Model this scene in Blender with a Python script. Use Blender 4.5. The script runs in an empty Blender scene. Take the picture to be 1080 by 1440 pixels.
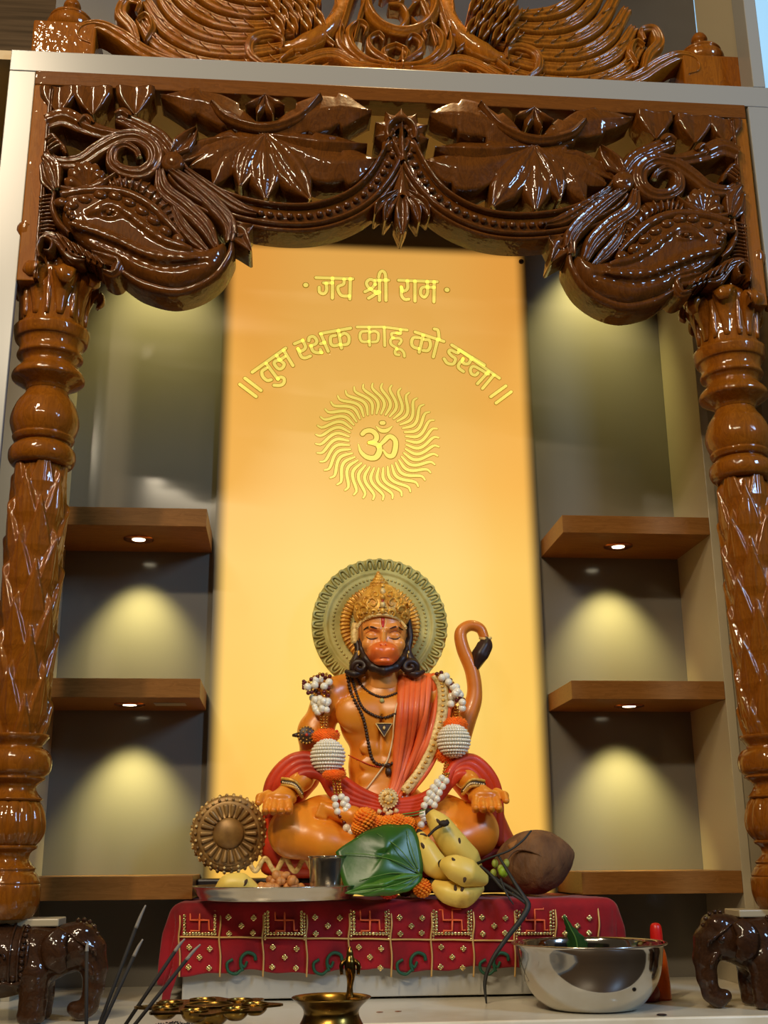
import bpy, bmesh, math, random
import numpy as np
from mathutils import Vector, Matrix
random.seed(7)
SC = bpy.context.scene
COL = SC.collection
PI = math.pi

# ---------------------------------------------------------------- camera
FPX = 1614.6
AX_R = Vector((0.99598, -0.08917, -0.0083)).normalized()
_p, _y, _r = 0.2910, 0.0893, -0.0083
def _axes(p, y, r):
    F = Vector((math.sin(y)*math.cos(p), math.cos(y)*math.cos(p), math.sin(p)))
    R = Vector((math.cos(y), -math.sin(y), 0)); U = R.cross(F)
    return R*math.cos(r)+U*math.sin(r), -R*math.sin(r)+U*math.cos(r), F
AX_R, AX_U, AX_F = _axes(_p, _y, _r)
CAM = Vector((-0.2013, -2.3877, 0.2352))
cd = bpy.data.cameras.new('camera'); cam = bpy.data.objects.new('camera', cd); COL.objects.link(cam)
cd.sensor_fit = 'VERTICAL'; cd.sensor_height = 36.0; cd.sensor_width = 27.0; cd.lens = FPX/1440*36.0
cd.clip_start = 0.05; cd.clip_end = 60
M = Matrix((AX_R, AX_U, -AX_F)).transposed().to_4x4(); M.translation = CAM
cam.matrix_world = M; SC.camera = cam
cd.dof.use_dof = False

# ---------------------------------------------------------------- world and lamps
SC.view_settings.view_transform = 'Standard'; SC.view_settings.look = 'None'
SC.view_settings.exposure = 0.0; SC.view_settings.gamma = 1.0
SC.view_settings.use_curve_mapping = False
W = bpy.data.worlds.new('room_light'); SC.world = W; W.use_nodes = True
W.node_tree.nodes['Background'].inputs[0].default_value = (0.60, 0.44, 0.26, 1)
W.node_tree.nodes['Background'].inputs[1].default_value = 0.10

def area(name, loc, aim, sx, sy, power, col):
    l = bpy.data.lights.new(name, 'AREA'); l.shape = 'RECTANGLE'; l.size = sx; l.size_y = sy
    l.energy = power; l.color = col
    o = bpy.data.objects.new(name, l); COL.objects.link(o); o.location = loc
    o.rotation_euler = (Vector(aim)-Vector(loc)).to_track_quat('-Z', 'Y').to_euler(); return o
def spot(name, loc, aim, power, col, deg, blend=0.8, rad=0.012):
    l = bpy.data.lights.new(name, 'SPOT'); l.energy = power; l.color = col
    l.spot_size = math.radians(deg); l.spot_blend = blend; l.shadow_soft_size = rad
    o = bpy.data.objects.new(name, l); COL.objects.link(o); o.location = loc
    o.rotation_euler = (Vector(aim)-Vector(loc)).to_track_quat('-Z', 'Y').to_euler(); return o
# room ceiling lamps, warm, in front of and above the shrine; daylight window on the right
area('ceiling_lamp_light', (-1.4, -2.6, 2.9), (-0.2, -0.3, 0.8), 0.10, 0.9, 50, (1.0, 0.80, 0.54))
area('ceiling_lamp_light', (-0.9, -3.5, 2.3), (0, -0.3, 0.7), 1.1, 0.05, 50, (1.0, 0.84, 0.60))
area('window_light', (2.4, -3.0, 2.0), (0.5, -0.4, 1.1), 0.4, 0.9, 62, (0.42, 0.66, 1.0))
spot('crest_downlight', (0.02, -0.50, 2.35), (0.0, -0.42, 1.75), 75.0, (1.0, 0.74, 0.36), 60, 0.9, 0.03)

def at(x, y, Y):                       # photograph position (1080 x 1440) -> point on the vertical plane at depth Y
    d = AX_F*FPX + AX_R*(x-540) - AX_U*(y-720)
    return CAM + d*((Y-CAM.y)/d.y)
def atz(x, y, Z):
    d = AX_F*FPX + AX_R*(x-540) - AX_U*(y-720)
    return CAM + d*((Z-CAM.z)/d.z)

# ---------------------------------------------------------------- materials
def srgb(r, g, b):
    f = lambda c: (c/255/12.92) if c/255 <= 0.04045 else ((c/255+0.055)/1.055)**2.4
    return (f(r), f(g), f(b))
def mat(name, col, rough=0.5, metal=0.0, coat=0.0, noise=None, bump=None, col2=None, emit=None, sss=0, vcol=False,
        stretch=(1, 1, 1), spec=0.5, coat_rough=0.06, alpha=None, trans=0):
    m = bpy.data.materials.new(name); m.use_nodes = True; nt = m.node_tree; N = nt.nodes; L = nt.links
    b = N['Principled BSDF']
    b.inputs['Base Color'].default_value = (*col, 1); b.inputs['Roughness'].default_value = rough
    b.inputs['Metallic'].default_value = metal; b.inputs['Coat Weight'].default_value = coat
    b.inputs['Coat Roughness'].default_value = coat_rough; b.inputs['Specular IOR Level'].default_value = spec
    if trans: b.inputs['Transmission Weight'].default_value = trans
    if sss:
        b.inputs['Subsurface Weight'].default_value = sss; b.inputs['Subsurface Radius'].default_value = (0.01, 0.004, 0.002)
    if emit:
        b.inputs['Emission Color'].default_value = (*emit[0], 1); b.inputs['Emission Strength'].default_value = emit[1]
    tc = N.new('ShaderNodeTexCoord'); mp = N.new('ShaderNodeMapping'); mp.inputs['Scale'].default_value = stretch
    L.new(tc.outputs['Object'], mp.inputs['Vector'])
    src = None
    if vcol:
        a = N.new('ShaderNodeAttribute'); a.attribute_name = 'Col'; src = a.outputs['Color']
    if noise:
        n = N.new('ShaderNodeTexNoise'); n.inputs['Scale'].default_value = noise[0]; n.inputs['Detail'].default_value = 6
        L.new(mp.outputs[0], n.inputs['Vector'])
        r = N.new('ShaderNodeValToRGB'); r.color_ramp.elements[0].position = noise[1]; r.color_ramp.elements[1].position = noise[2]
        L.new(n.outputs['Fac'], r.inputs['Fac'])
        mx = N.new('ShaderNodeMix'); mx.data_type = 'RGBA'; L.new(r.outputs['Color'], mx.inputs['Factor'])
        if src: L.new(src, mx.inputs['A'])
        else: mx.inputs['A'].default_value = (*col, 1)
        c2 = col2 or tuple(c*0.6 for c in col); mx.inputs['B'].default_value = (*c2, 1); src = mx.outputs['Result']
    if src: L.new(src, b.inputs['Base Color'])
    if bump:
        n2 = N.new('ShaderNodeTexNoise'); n2.inputs['Scale'].default_value = bump[0]; n2.inputs['Detail'].default_value = 4
        L.new(mp.outputs[0], n2.inputs['Vector'])
        bp = N.new('ShaderNodeBump'); bp.inputs['Strength'].default_value = bump[1]; bp.inputs['Distance'].default_value = bump[2]
        L.new(n2.outputs['Fac'], bp.inputs['Height']); L.new(bp.outputs[0], b.inputs['Normal'])
        if coat: L.new(bp.outputs[0], b.inputs['Coat Normal'])
    return m
def wood(name, c1, c2, c3, rough, coat, stretch, scale=9.0, bump=0.15):
    m = bpy.data.materials.new(name); m.use_nodes = True; nt = m.node_tree; N = nt.nodes; L = nt.links
    b = N['Principled BSDF']; tc = N.new('ShaderNodeTexCoord'); mp = N.new('ShaderNodeMapping')
    mp.inputs['Scale'].default_value = stretch; L.new(tc.outputs['Object'], mp.inputs['Vector'])
    n = N.new('ShaderNodeTexNoise'); n.inputs['Scale'].default_value = scale; n.inputs['Detail'].default_value = 8
    n.inputs['Distortion'].default_value = 1.6; L.new(mp.outputs[0], n.inputs['Vector'])
    w = N.new('ShaderNodeMath'); w.operation = 'MULTIPLY'; w.inputs[1].default_value = 7.0
    L.new(n.outputs['Fac'], w.inputs[0])
    s = N.new('ShaderNodeMath'); s.operation = 'FRACT'; L.new(w.outputs[0], s.inputs[0])
    r = N.new('ShaderNodeValToRGB'); e = r.color_ramp.elements
    e[0].color = (*c1, 1); e[1].color = (*c2, 1); e[1].position = 0.85; k = r.color_ramp.elements.new(1.0); k.color = (*c3, 1)
    mxn = N.new('ShaderNodeMath'); mxn.operation = 'ADD'; m2 = N.new('ShaderNodeMath'); m2.operation = 'MULTIPLY'; m2.inputs[1].default_value = 0.45
    L.new(s.outputs[0], m2.inputs[0]); L.new(m2.outputs[0], mxn.inputs[0])
    m3 = N.new('ShaderNodeMath'); m3.operation = 'MULTIPLY'; m3.inputs[1].default_value = 0.6; L.new(n.outputs['Fac'], m3.inputs[0]); L.new(m3.outputs[0], mxn.inputs[1])
    L.new(mxn.outputs[0], r.inputs['Fac']); L.new(r.outputs[0], b.inputs['Base Color'])
    b.inputs['Roughness'].default_value = rough; b.inputs['Coat Weight'].default_value = coat; b.inputs['Coat Roughness'].default_value = 0.03; b.inputs['Specular IOR Level'].default_value = 0.06
    n2 = N.new('ShaderNodeTexNoise'); n2.inputs['Scale'].default_value = 70; L.new(tc.outputs['Object'], n2.inputs['Vector'])
    bp = N.new('ShaderNodeBump'); bp.inputs['Strength'].default_value = bump; bp.inputs['Distance'].default_value = 0.004
    L.new(n2.outputs['Fac'], bp.inputs['Height']); L.new(bp.outputs[0], b.inputs['Normal']); L.new(bp.outputs[0], b.inputs['Coat Normal'])
    return m
S = srgb
M_carved = wood('varnished_carved_teak', S(62, 31, 4), S(96, 52, 9), S(44, 21, 3), 0.5, 0.8, (3, 3, 0.8), 10, 0.35)
M_column = wood('varnished_turned_teak', S(100, 52, 5), S(138, 78, 12), S(74, 36, 4), 0.5, 0.8, (4, 4, 0.6), 10, 0.30)
M_railh = wood('teak_rail_level', S(84, 46, 12), S(108, 62, 20), S(64, 32, 8), 0.4, 0.4, (0.5, 4, 5), 12)
M_railv = wood('teak_rail_upright', S(112, 62, 12), S(142, 84, 22), S(86, 44, 8), 0.4, 0.4, (5, 4, 0.5), 12)
M_shelf = wood('shelf_veneer', S(112, 72, 32), S(140, 94, 46), S(84, 50, 22), 0.4, 0.15, (0.6, 3, 9), 9, 0.05)
M_eleph = wood('dark_carved_rosewood', S(38, 21, 11), S(62, 37, 19), S(28, 15, 8), 0.5, 0.6, (3, 3, 3), 10, 0.5)
M_lam = mat('grey_beige_laminate', S(112, 106, 95), 0.14, spec=0.5)
M_side = mat('beige_laminate', S(172, 158, 128), 0.35)
M_white = mat('white_gloss_frame', S(168, 165, 155), 0.28, coat=0.4)
M_frame = mat('white_frame_laminate', S(142, 139, 131), 0.26)
M_counter = mat('cream_marble_counter', S(236, 228, 206), 0.25, noise=(4.0, 0.45, 0.75), col2=S(200, 180, 140), coat=0.3)
M_dark = mat('black_lacquer', S(28, 20, 18), 0.35)
M_steel = mat('brushed_steel', S(205, 200, 190), 0.2, metal=1.0, bump=(60, 0.05, 0.001))
M_mirror = mat('polished_steel', S(190, 188, 184), 0.09, metal=1.0)
M_brass = mat('aged_brass', S(150, 118, 55), 0.25, metal=1.0, noise=(30, 0.4, 0.7), col2=S(80, 58, 26))

# ---------------------------------------------------------------- mesh helpers
def wloc(p):
    v = Vector((0, 0, 0))
    while p is not None: v += p.location; p = p.parent
    return v
def mesh(name, V, F, m, parent=None, smooth=True, cols=None):
    V = np.asarray(V, dtype=float).reshape(-1, 3)
    if parent is not None: V = V - np.array(wloc(parent))
    me = bpy.data.meshes.new(name)
    if isinstance(F, np.ndarray):
        n = len(F); k = F.shape[1]
        me.vertices.add(len(V)); me.vertices.foreach_set('co', V.ravel())
        me.loops.add(n*k); me.loops.foreach_set('vertex_index', F.ravel().astype(np.int32))
        me.polygons.add(n); me.polygons.foreach_set('loop_start', np.arange(0, n*k, k, dtype=np.int32))
        me.update(calc_edges=True)
    else:
        me.from_pydata(V.tolist(), [], F); me.update()
    if smooth: me.polygons.foreach_set('use_smooth', [True]*len(me.polygons))
    if cols is not None:
        a = me.color_attributes.new('Col', 'FLOAT_COLOR', 'POINT')
        c = np.ones((len(V), 4)); c[:, :3] = cols; a.data.foreach_set('color', c.ravel())
    me.materials.append(m); me.validate()
    o = bpy.data.objects.new(name, me); COL.objects.link(o); o.parent = parent
    return o
def tag(o, label, cat, group=None):
    o['label'] = label; o['category'] = cat
    if group: o['group'] = group
    return o
def thing(name, label, cat, loc, group=None):
    o = bpy.data.objects.new(name, None); COL.objects.link(o); o.location = loc; o.empty_display_size = 0.02
    return tag(o, label, cat, group)
def struct(o):
    o['kind'] = 'structure'; return o

class MB:                                # collects shapes for ONE part
    def __init__(s): s.V = []; s.F = []
    def add(s, V, F):
        n = len(s.V); s.V.extend([tuple(v) for v in V]); s.F.extend([tuple(i+n for i in f) for f in F]); return s
    def build(s, name, m, parent=None, smooth=True, label=None):
        o = mesh(name, s.V, s.F, m, parent, smooth)
        if label: o['label'] = label
        return o
def box_geo(x0, x1, y0, y1, z0, z1, bev=0.0015, seg=2):
    bm = bmesh.new(); bmesh.ops.create_cube(bm, size=1)
    for v in bm.verts: v.co = Vector(((x0+x1)/2+v.co.x*(x1-x0), (y0+y1)/2+v.co.y*(y1-y0), (z0+z1)/2+v.co.z*(z1-z0)))
    if bev: bmesh.ops.bevel(bm, geom=bm.edges[:], offset=bev, segments=seg, affect='EDGES', profile=0.5)
    bm.verts.ensure_lookup_table()
    V = [v.co.copy() for v in bm.verts]; F = [[v.index for v in f.verts] for f in bm.faces]; bm.free(); return V, F
def box(name, x0, x1, y0, y1, z0, z1, m, parent=None, bev=0.0015):
    return mesh(name, *box_geo(x0, x1, y0, y1, z0, z1, bev), m, parent, smooth=False)
def prism_geo(poly, y0, y1, bev=0):
    n = len(poly); V = [(x, y0, z) for x, z in poly]+[(x, y1, z) for x, z in poly]
    F = [tuple(range(n)), tuple(range(2*n-1, n-1, -1))]+[(i, i+n, (i+1) % n+n, (i+1) % n) for i in range(n)]
    return V, F
def lathe_geo(prof, c=(0, 0, 0), seg=48, axis='Z', disp=None):
    V = []; F = []
    for j, (r, z) in enumerate(prof):
        for i in range(seg):
            a = 2*PI*i/seg; rr = r*(1 if disp is None else disp(a, z, j))
            p = (rr*math.cos(a), rr*math.sin(a), z)
            if axis == 'Y': p = (p[0], -p[2], p[1])       # z of profile points towards the viewer
            V.append((c[0]+p[0], c[1]+p[1], c[2]+p[2]))
    n = len(prof)
    for j in range(n-1):
        for i in range(seg):
            k = (i+1) % seg; F.append((j*seg+i, j*seg+k, (j+1)*seg+k, (j+1)*seg+i))
    F.append(tuple(range(seg-1, -1, -1))); F.append(tuple((n-1)*seg+i for i in range(seg)))
    return V, F
def catmull(P, n):
    P = [np.array(p, float) for p in P]
    if len(P) < 3:
        return [P[0]+(P[-1]-P[0])*t for t in np.linspace(0, 1, n)]
    Q = [2*P[0]-P[1]]+P+[2*P[-1]-P[-2]]; out = []
    m = len(P)-1
    for i in range(n):
        t = i/(n-1)*m; k = min(int(t), m-1); t -= k
        a, b, c, d = Q[k:k+4]
        out.append(0.5*((2*b)+(c-a)*t+(2*a-5*b+4*c-d)*t*t+(-a+3*b-3*c+d)*t**3))
    return out
def tube_geo(P, R, seg=8, n=None, flat=1.0, up=None, caps=True, disp=None):
    """swept tube through P; R radius or list; flat squeezes along the frame's second axis"""
    if n: P2 = catmull(P, n)
    else: P2 = [np.array(p, float) for p in P]
    n = len(P2); R = R if hasattr(R, '__len__') else [R]*2
    RR = np.interp(np.linspace(0, 1, n), np.linspace(0, 1, len(R)), R)
    V = []; F = []; nrm = None
    for i in range(n):
        t = P2[min(i+1, n-1)]-P2[max(i-1, 0)]; t = t/(np.linalg.norm(t)+1e-12)
        if up is not None: a = np.cross(t, up)
        elif nrm is None: a = np.cross(t, [0.123, 0.93, 0.34])
        else: a = nrm-t*np.dot(nrm, t)
        a = a/(np.linalg.norm(a)+1e-12); nrm = a; b = np.cross(a, t)
        for k in range(seg):
            th = 2*PI*k/seg; q = 1 if disp is None else disp(th, i/(n-1))
            V.append(P2[i]+RR[i]*q*(a*math.cos(th)+b*math.sin(th)*flat))
    for i in range(n-1):
        for k in range(seg):
            j = (k+1) % seg; F.append((i*seg+k, i*seg+j, (i+1)*seg+j, (i+1)*seg+k))
    if caps: F.append(tuple(range(seg-1, -1, -1))); F.append(tuple((n-1)*seg+k for k in range(seg)))
    return V, F
_sph = {}
def ball_geo(c, r, sub=2, sc=(1, 1, 1), rot=None):
    if sub not in _sph:
        bm = bmesh.new(); bmesh.ops.create_icosphere(bm, subdivisions=sub, radius=1)
        _sph[sub] = ([v.co.copy() for v in bm.verts], [tuple(v.index for v in f.verts) for f in bm.faces]); bm.free()
    V, F = _sph[sub]; out = []
    for v in V:
        p = Vector((v.x*sc[0], v.y*sc[1], v.z*sc[2]))*r
        if rot is not None: p = rot @ p
        out.append((c[0]+p.x, c[1]+p.y, c[2]+p.z))
    return out, F

def strip_geo(C, Wd, H, y0, base, prof='round', K=9, n=40, ripple=0, ra=0.12, notch=0):
    """relief strip in the XZ plane: centreline C, half widths Wd, crown height H above front plane y0 (towards -Y), back at y0+base"""
    P = catmull([np.array(c, float) for c in C], n)
    w = np.interp(np.linspace(0, 1, n), np.linspace(0, 1, len(Wd)), Wd)
    h = np.interp(np.linspace(0, 1, n), np.linspace(0, 1, len(H)), H) if hasattr(H, '__len__') else np.full(n, H)
    us = np.linspace(-1, 1, K); V = []; F = []
    for i in range(n):
        t = P[min(i+1, n-1)]-P[max(i-1, 0)]; t = t/(np.linalg.norm(t)+1e-12); nn = np.array([-t[1], t[0]])
        ww = w[i]
        if notch:
            ph = (i/(n-1)*notch) % 1.0; ww = ww*(1-0.28*ph)
        V.append((P[i][0]-nn[0]*ww, y0+base, P[i][1]-nn[1]*ww))
        for u in us:
            if prof == 'round': q = math.sqrt(max(0, 1-u*u*0.96))
            elif prof == 'leaf': q = 0.35+0.65*abs(math.sin(u*PI*0.5*1.15))**1.2 if abs(u) < 0.87 else 0.55
            elif prof == 'ridge': q = 0.25+0.75*(1-abs(u))
            elif prof == 'rail': q = 1.0 if 0.15 < abs(u) < 0.9 else (0.5 if abs(u) <= 0.15 else 0.6)
            else: q = 1.0
            if ripple: q = q*(1-ra)+ra*(0.5+0.5*math.cos(u*PI*ripple))
            p = P[i]+nn*ww*u
            V.append((p[0], y0-h[i]*q, p[1]))
        V.append((P[i][0]+nn[0]*ww, y0+base, P[i][1]+nn[1]*ww))
    m = K+2
    for i in range(n-1):
        for k in range(m-1):
            F.append((i*m+k, i*m+k+1, (i+1)*m+k+1, (i+1)*m+k))
    F.append(tuple(range(m))); F.append(tuple((n-1)*m+k for k in range(m-1, -1, -1)))
    return V, F

# ---------------------------------------------------------------- signed distance modelling (one continuous surface)
class Field:
    def __init__(s, lo, hi, h):
        s.lo = np.array(lo, float); s.h = h; s.n = np.ceil((np.array(hi)-s.lo)/h).astype(int)+1
        s.F = np.full(s.n, 9.0, np.float32)
        s.ax = [s.lo[i]+np.arange(s.n[i])*h for i in range(3)]
    def _win(s, lo, hi, m):
        i0 = np.maximum(0, np.floor((np.array(lo)-m-s.lo)/s.h).astype(int)); i1 = np.minimum(s.n, np.ceil((np.array(hi)+m-s.lo)/s.h).astype(int)+1)
        sl = tuple(slice(a, b) for a, b in zip(i0, i1))
        X = s.ax[0][sl[0]][:, None, None]; Y = s.ax[1][sl[1]][None, :, None]; Z = s.ax[2][sl[2]][None, None, :]
        return sl, X, Y, Z
    def _mix(s, sl, d, k, mode='add'):
        f = s.F[sl]; d = d.astype(np.float32)
        if mode == 'add':
            hh = np.maximum(k-np.abs(f-d), 0)/k; s.F[sl] = np.minimum(f, d)-hh*hh*k*0.25
        else:
            d = -d; hh = np.maximum(k-np.abs(f-d), 0)/k; s.F[sl] = np.maximum(f, d)+hh*hh*k*0.25
    def ell(s, c, r, k=0.006, rot=None, mode='add'):
        c = np.array(c, float); R = max(r); sl, X, Y, Z = s._win(c-R, c+R, k+3*s.h)
        if X.size == 0 or Y.size == 0 or Z.size == 0: return s
        X = X-c[0]; Y = Y-c[1]; Z = Z-c[2]
        if rot is not None:
            m = np.array(rot.transposed()) if isinstance(rot, Matrix) else rot
            X, Y, Z = (m[0][0]*X+m[0][1]*Y+m[0][2]*Z, m[1][0]*X+m[1][1]*Y+m[1][2]*Z, m[2][0]*X+m[2][1]*Y+m[2][2]*Z)
        k0 = np.sqrt((X/r[0])**2+(Y/r[1])**2+(Z/r[2])**2); k1 = np.sqrt((X/r[0]**2)**2+(Y/r[1]**2)**2+(Z/r[2]**2)**2)
        s._mix(sl, k0*(k0-1)/(k1+1e-9), k, mode); return s
    def cap(s, a, b, ra, rb, k=0.006, mode='add'):
        a = np.array(a, float); b = np.array(b, float); R = max(ra, rb)
        sl, X, Y, Z = s._win(np.minimum(a, b)-R, np.maximum(a, b)+R, k+3*s.h)
        if X.size == 0 or Y.size == 0 or Z.size == 0: return s
        ab = b-a; L2 = (ab**2).sum()+1e-12
        t = np.clip(((X-a[0])*ab[0]+(Y-a[1])*ab[1]+(Z-a[2])*ab[2])/L2, 0, 1)
        d = np.sqrt((X-a[0]-t*ab[0])**2+(Y-a[1]-t*ab[1])**2+(Z-a[2]-t*ab[2])**2)-(ra+(rb-ra)*t)
        s._mix(sl, d, k, mode); return s
    def chain(s, P, R, k=0.006, mode='add'):
        for i in range(len(P)-1): s.cap(P[i], P[i+1], R[i], R[i+1], k, mode)
        return s
    def front(s, x, z):
        """depth of the first surface met from the viewer's side at (x, z)"""
        i = int(round((x-s.lo[0])/s.h)); k = int(round((z-s.lo[2])/s.h))
        if i < 0 or k < 0 or i >= s.n[0] or k >= s.n[2]: return None
        w = np.nonzero(s.F[i, :, k] < 0)[0]
        if len(w) == 0: return None
        j = w[0]
        if j == 0: return s.ax[1][0]
        f0, f1 = s.F[i, j-1, k], s.F[i, j, k]; return s.ax[1][j-1]+s.h*f0/(f0-f1)
    def mesh(s, name, m, parent=None, colfn=None):
        F = s.F; ins = F < 0; nx, ny, nz = F.shape
        cnt = np.zeros((nx-1, ny-1, nz-1), np.int8)
        offs = [(a, b, c) for a in (0, 1) for b in (0, 1) for c in (0, 1)]
        for a, b, c in offs: cnt += ins[a:nx-1+a, b:ny-1+b, c:nz-1+c]
        act = (cnt > 0) & (cnt < 8); idx = np.argwhere(act)
        num = -np.ones(act.shape, np.int64); num[act] = np.arange(len(idx))
        acc = np.zeros((len(idx), 3)); wt = np.zeros(len(idx))
        for o in offs:
            for ax in range(3):
                if o[ax]: continue
                o2 = list(o); o2[ax] = 1
                f0 = F[idx[:, 0]+o[0], idx[:, 1]+o[1], idx[:, 2]+o[2]]; f1 = F[idx[:, 0]+o2[0], idx[:, 1]+o2[1], idx[:, 2]+o2[2]]
                cr = (f0 < 0) != (f1 < 0); t = np.where(cr, f0/(f0-f1+1e-12), 0)
                p = np.tile(np.array(o, float), (len(idx), 1)); p[:, ax] += t
                acc += p*cr[:, None]; wt += cr
        V = s.lo+(idx+acc/wt[:, None])*s.h
        faces = []
        for ax in range(3):
            a, b = [(1, 2), (2, 0), (0, 1)][ax]
            sl0 = [slice(1, -1)]*3; sl1 = [slice(1, -1)]*3; sl0[ax] = slice(0, -1); sl1[ax] = slice(1, None)
            i0 = ins[tuple(sl0)]; i1 = ins[tuple(sl1)]; e = np.argwhere(i0 != i1)
            flip = i0[tuple(e.T)]
            off = np.ones(3, int); off[ax] = 0; e = e+off
            def c(da, db):
                q = e.copy(); q[:, a] -= da; q[:, b] -= db; return num[tuple(q.T)]
            Q = np.stack([c(1, 1), c(0, 1), c(0, 0), c(1, 0)], 1)
            Q[~flip] = Q[~flip][:, ::-1]; faces.append(Q)
        Fq = np.concatenate(faces); Fq = Fq[(Fq >= 0).all(1)]
        cols = colfn(V) if colfn else None
        return mesh(name, V, Fq, m, parent, True, cols)
# ---------------------------------------------------------------- setting: niche, counter, white frame
XN = 0.6607; SD = 0.2035
struct(box('wall_back', -1.0, 1.0, 0.0, 0.03, -0.05, 1.66, M_lam, bev=0))
struct(box('counter', -1.5, 0.86, -0.565, 0.03, -0.035, 0.0, M_counter, bev=0.003))['label'] = 'cream marble counter'
struct(box('trim_1', -1.5, 0.86, -0.552, -0.53, -0.40, -0.035, M_white, bev=0.001))
struct(box('pull_out_tray', -0.80, 0.02, -1.02, -0.555, -0.078, -0.06, M_white, bev=0.002))
M_facing = mat('taupe_laminate', S(150, 136, 108), 0.4)
for sx, nm in ((-1, 'left'), (1, 'right')):
    a, b = sorted((sx*XN, sx*(XN+0.018)))
    struct(box('wall_'+nm, a, b, -SD, 0.0, 0.0, 1.66, M_side, bev=0.0008))
    a, b = sorted((sx*(XN+0.018), sx*0.80))
    struct(box('wall_'+nm, a, b, -SD+0.004, -SD+0.02, 0.19, 1.66, M_facing, bev=0.0005))
    struct(box('wall_'+nm, a, b, -SD-0.012, -SD+0.02, 0.0, 0.19, M_side, bev=0.0005))
    a, b = sorted((sx*0.80, sx*0.82))
    struct(box('wall_'+nm, a, b, -0.53, -SD+0.02, 0.0, 1.66, M_white, bev=0.0005))
M_soffit = mat('beige_soffit', S(176, 150, 104), 0.5)
struct(box('ceiling', -0.82, 0.82, -0.53, 0.0, 1.66, 1.68, M_soffit, bev=0.0005))

# white frame (face at y = -0.54)
YF = -0.54
fr = thing('white_frame', 'white gloss frame around the carved wooden arch', 'frame', (0, YF, 0))
ZB, ZT = 1.627, 1.672
box('crossbar', -0.722, 0.745, YF-0.004, YF+0.05, ZB, ZT, M_frame, fr)
box('upright', -0.722, -0.674, YF-0.004, YF+0.006, -0.03, ZB-0.0005, M_frame, fr)
box('upright', 0.681, 0.745, YF-0.004, YF+0.006, -0.03, ZB-0.0005, M_frame, fr)
box('upright', 0.697, 0.722, YF-0.004, YF+0.05, ZT+0.0005, 2.6, M_frame, fr)
# the box niche above
M_upper = mat('dark_grey_laminate', S(84, 82, 82), 0.35, noise=(2.5, 0.4, 0.7), col2=S(66, 62, 60))
struct(box('wall_upper', -0.72, 0.72, -0.25, -0.22, 1.68, 2.7, M_upper, bev=0))
struct(box('wall_upper_right', 0.722, 0.742, YF+0.05, -0.25, 1.68, 2.7, M_side, bev=0))
struct(box('trim_2', -0.72, 0.72, YF+0.05, 0.0, 1.6805, 1.69, M_side, bev=0))
struct(box('wall_rear', -5, 5, -5.2, -5.1, -0.9, 1.9, mat('dark_rear_wall', S(62, 58, 54), 0.5), bev=0))
struct(box('floor', -5, 5, -6, 2.5, -0.92, -0.90, mat('dark_floor_tile', S(96, 78, 60), 0.35), bev=0))
# room beyond on the left: wall, brushed brown soffit, strip lamp; on the right a window with daylight
M_rwall = mat('cream_room_wall', S(214, 198, 160), 0.6)
M_brush = mat('brushed_brown_soffit', S(120, 100, 78), 0.28, metal=0.5, stretch=(1, 1, 26), noise=(3.0, 0.3, 0.7), col2=S(80, 66, 50))
struct(box('wall_room', -3.0, -1.02, 0.34, 0.38, -0.9, 3.4, M_rwall, bev=0))
zbr = at(5, 122, 0.3).z
struct(box('wall_upper_left', -3.0, -0.60, 0.3, 0.34, zbr, 3.4, M_brush, bev=0))
struct(box('trim_3', -3.0, -0.60, 0.28, 0.34, zbr-0.012, zbr, M_dark, bev=0))
st = thing('strip_lamp', 'glowing white strip lamp on the room wall at far left', 'lamp', (-1.25, 0.33, zbr-0.1))
M_glow = mat('lamp_glow', (1, 0.95, 0.85), 0.5, emit=((1.0, 0.93, 0.8), 4.0))
zst = at(4, 158, 0.3).z
box('housing', -1.9, -0.965, 0.32, 0.34, zst-0.02, zst+0.02, M_white, st); box('tube', -1.89, -0.966, 0.305, 0.32, zst-0.013, zst+0.013, M_glow, st)
M_sky = mat('daylight_pane', S(150, 190, 215), 0.3, emit=(S(150, 195, 225), 0.9))
wn = struct(box('window_1', 0.95, 2.1, 0.90, 0.91, 0.9, 3.2, M_sky, bev=0))
for z in (1.6, 1.95, 2.25, 2.55): box('window_bar', 0.95, 2.1, 0.86, 0.90, z, z+0.03, M_white, wn)
struct(box('wall_room_right', 0.745, 0.95, 0.4, 0.9, -1.0, 3.2, M_white, bev=0))

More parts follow.
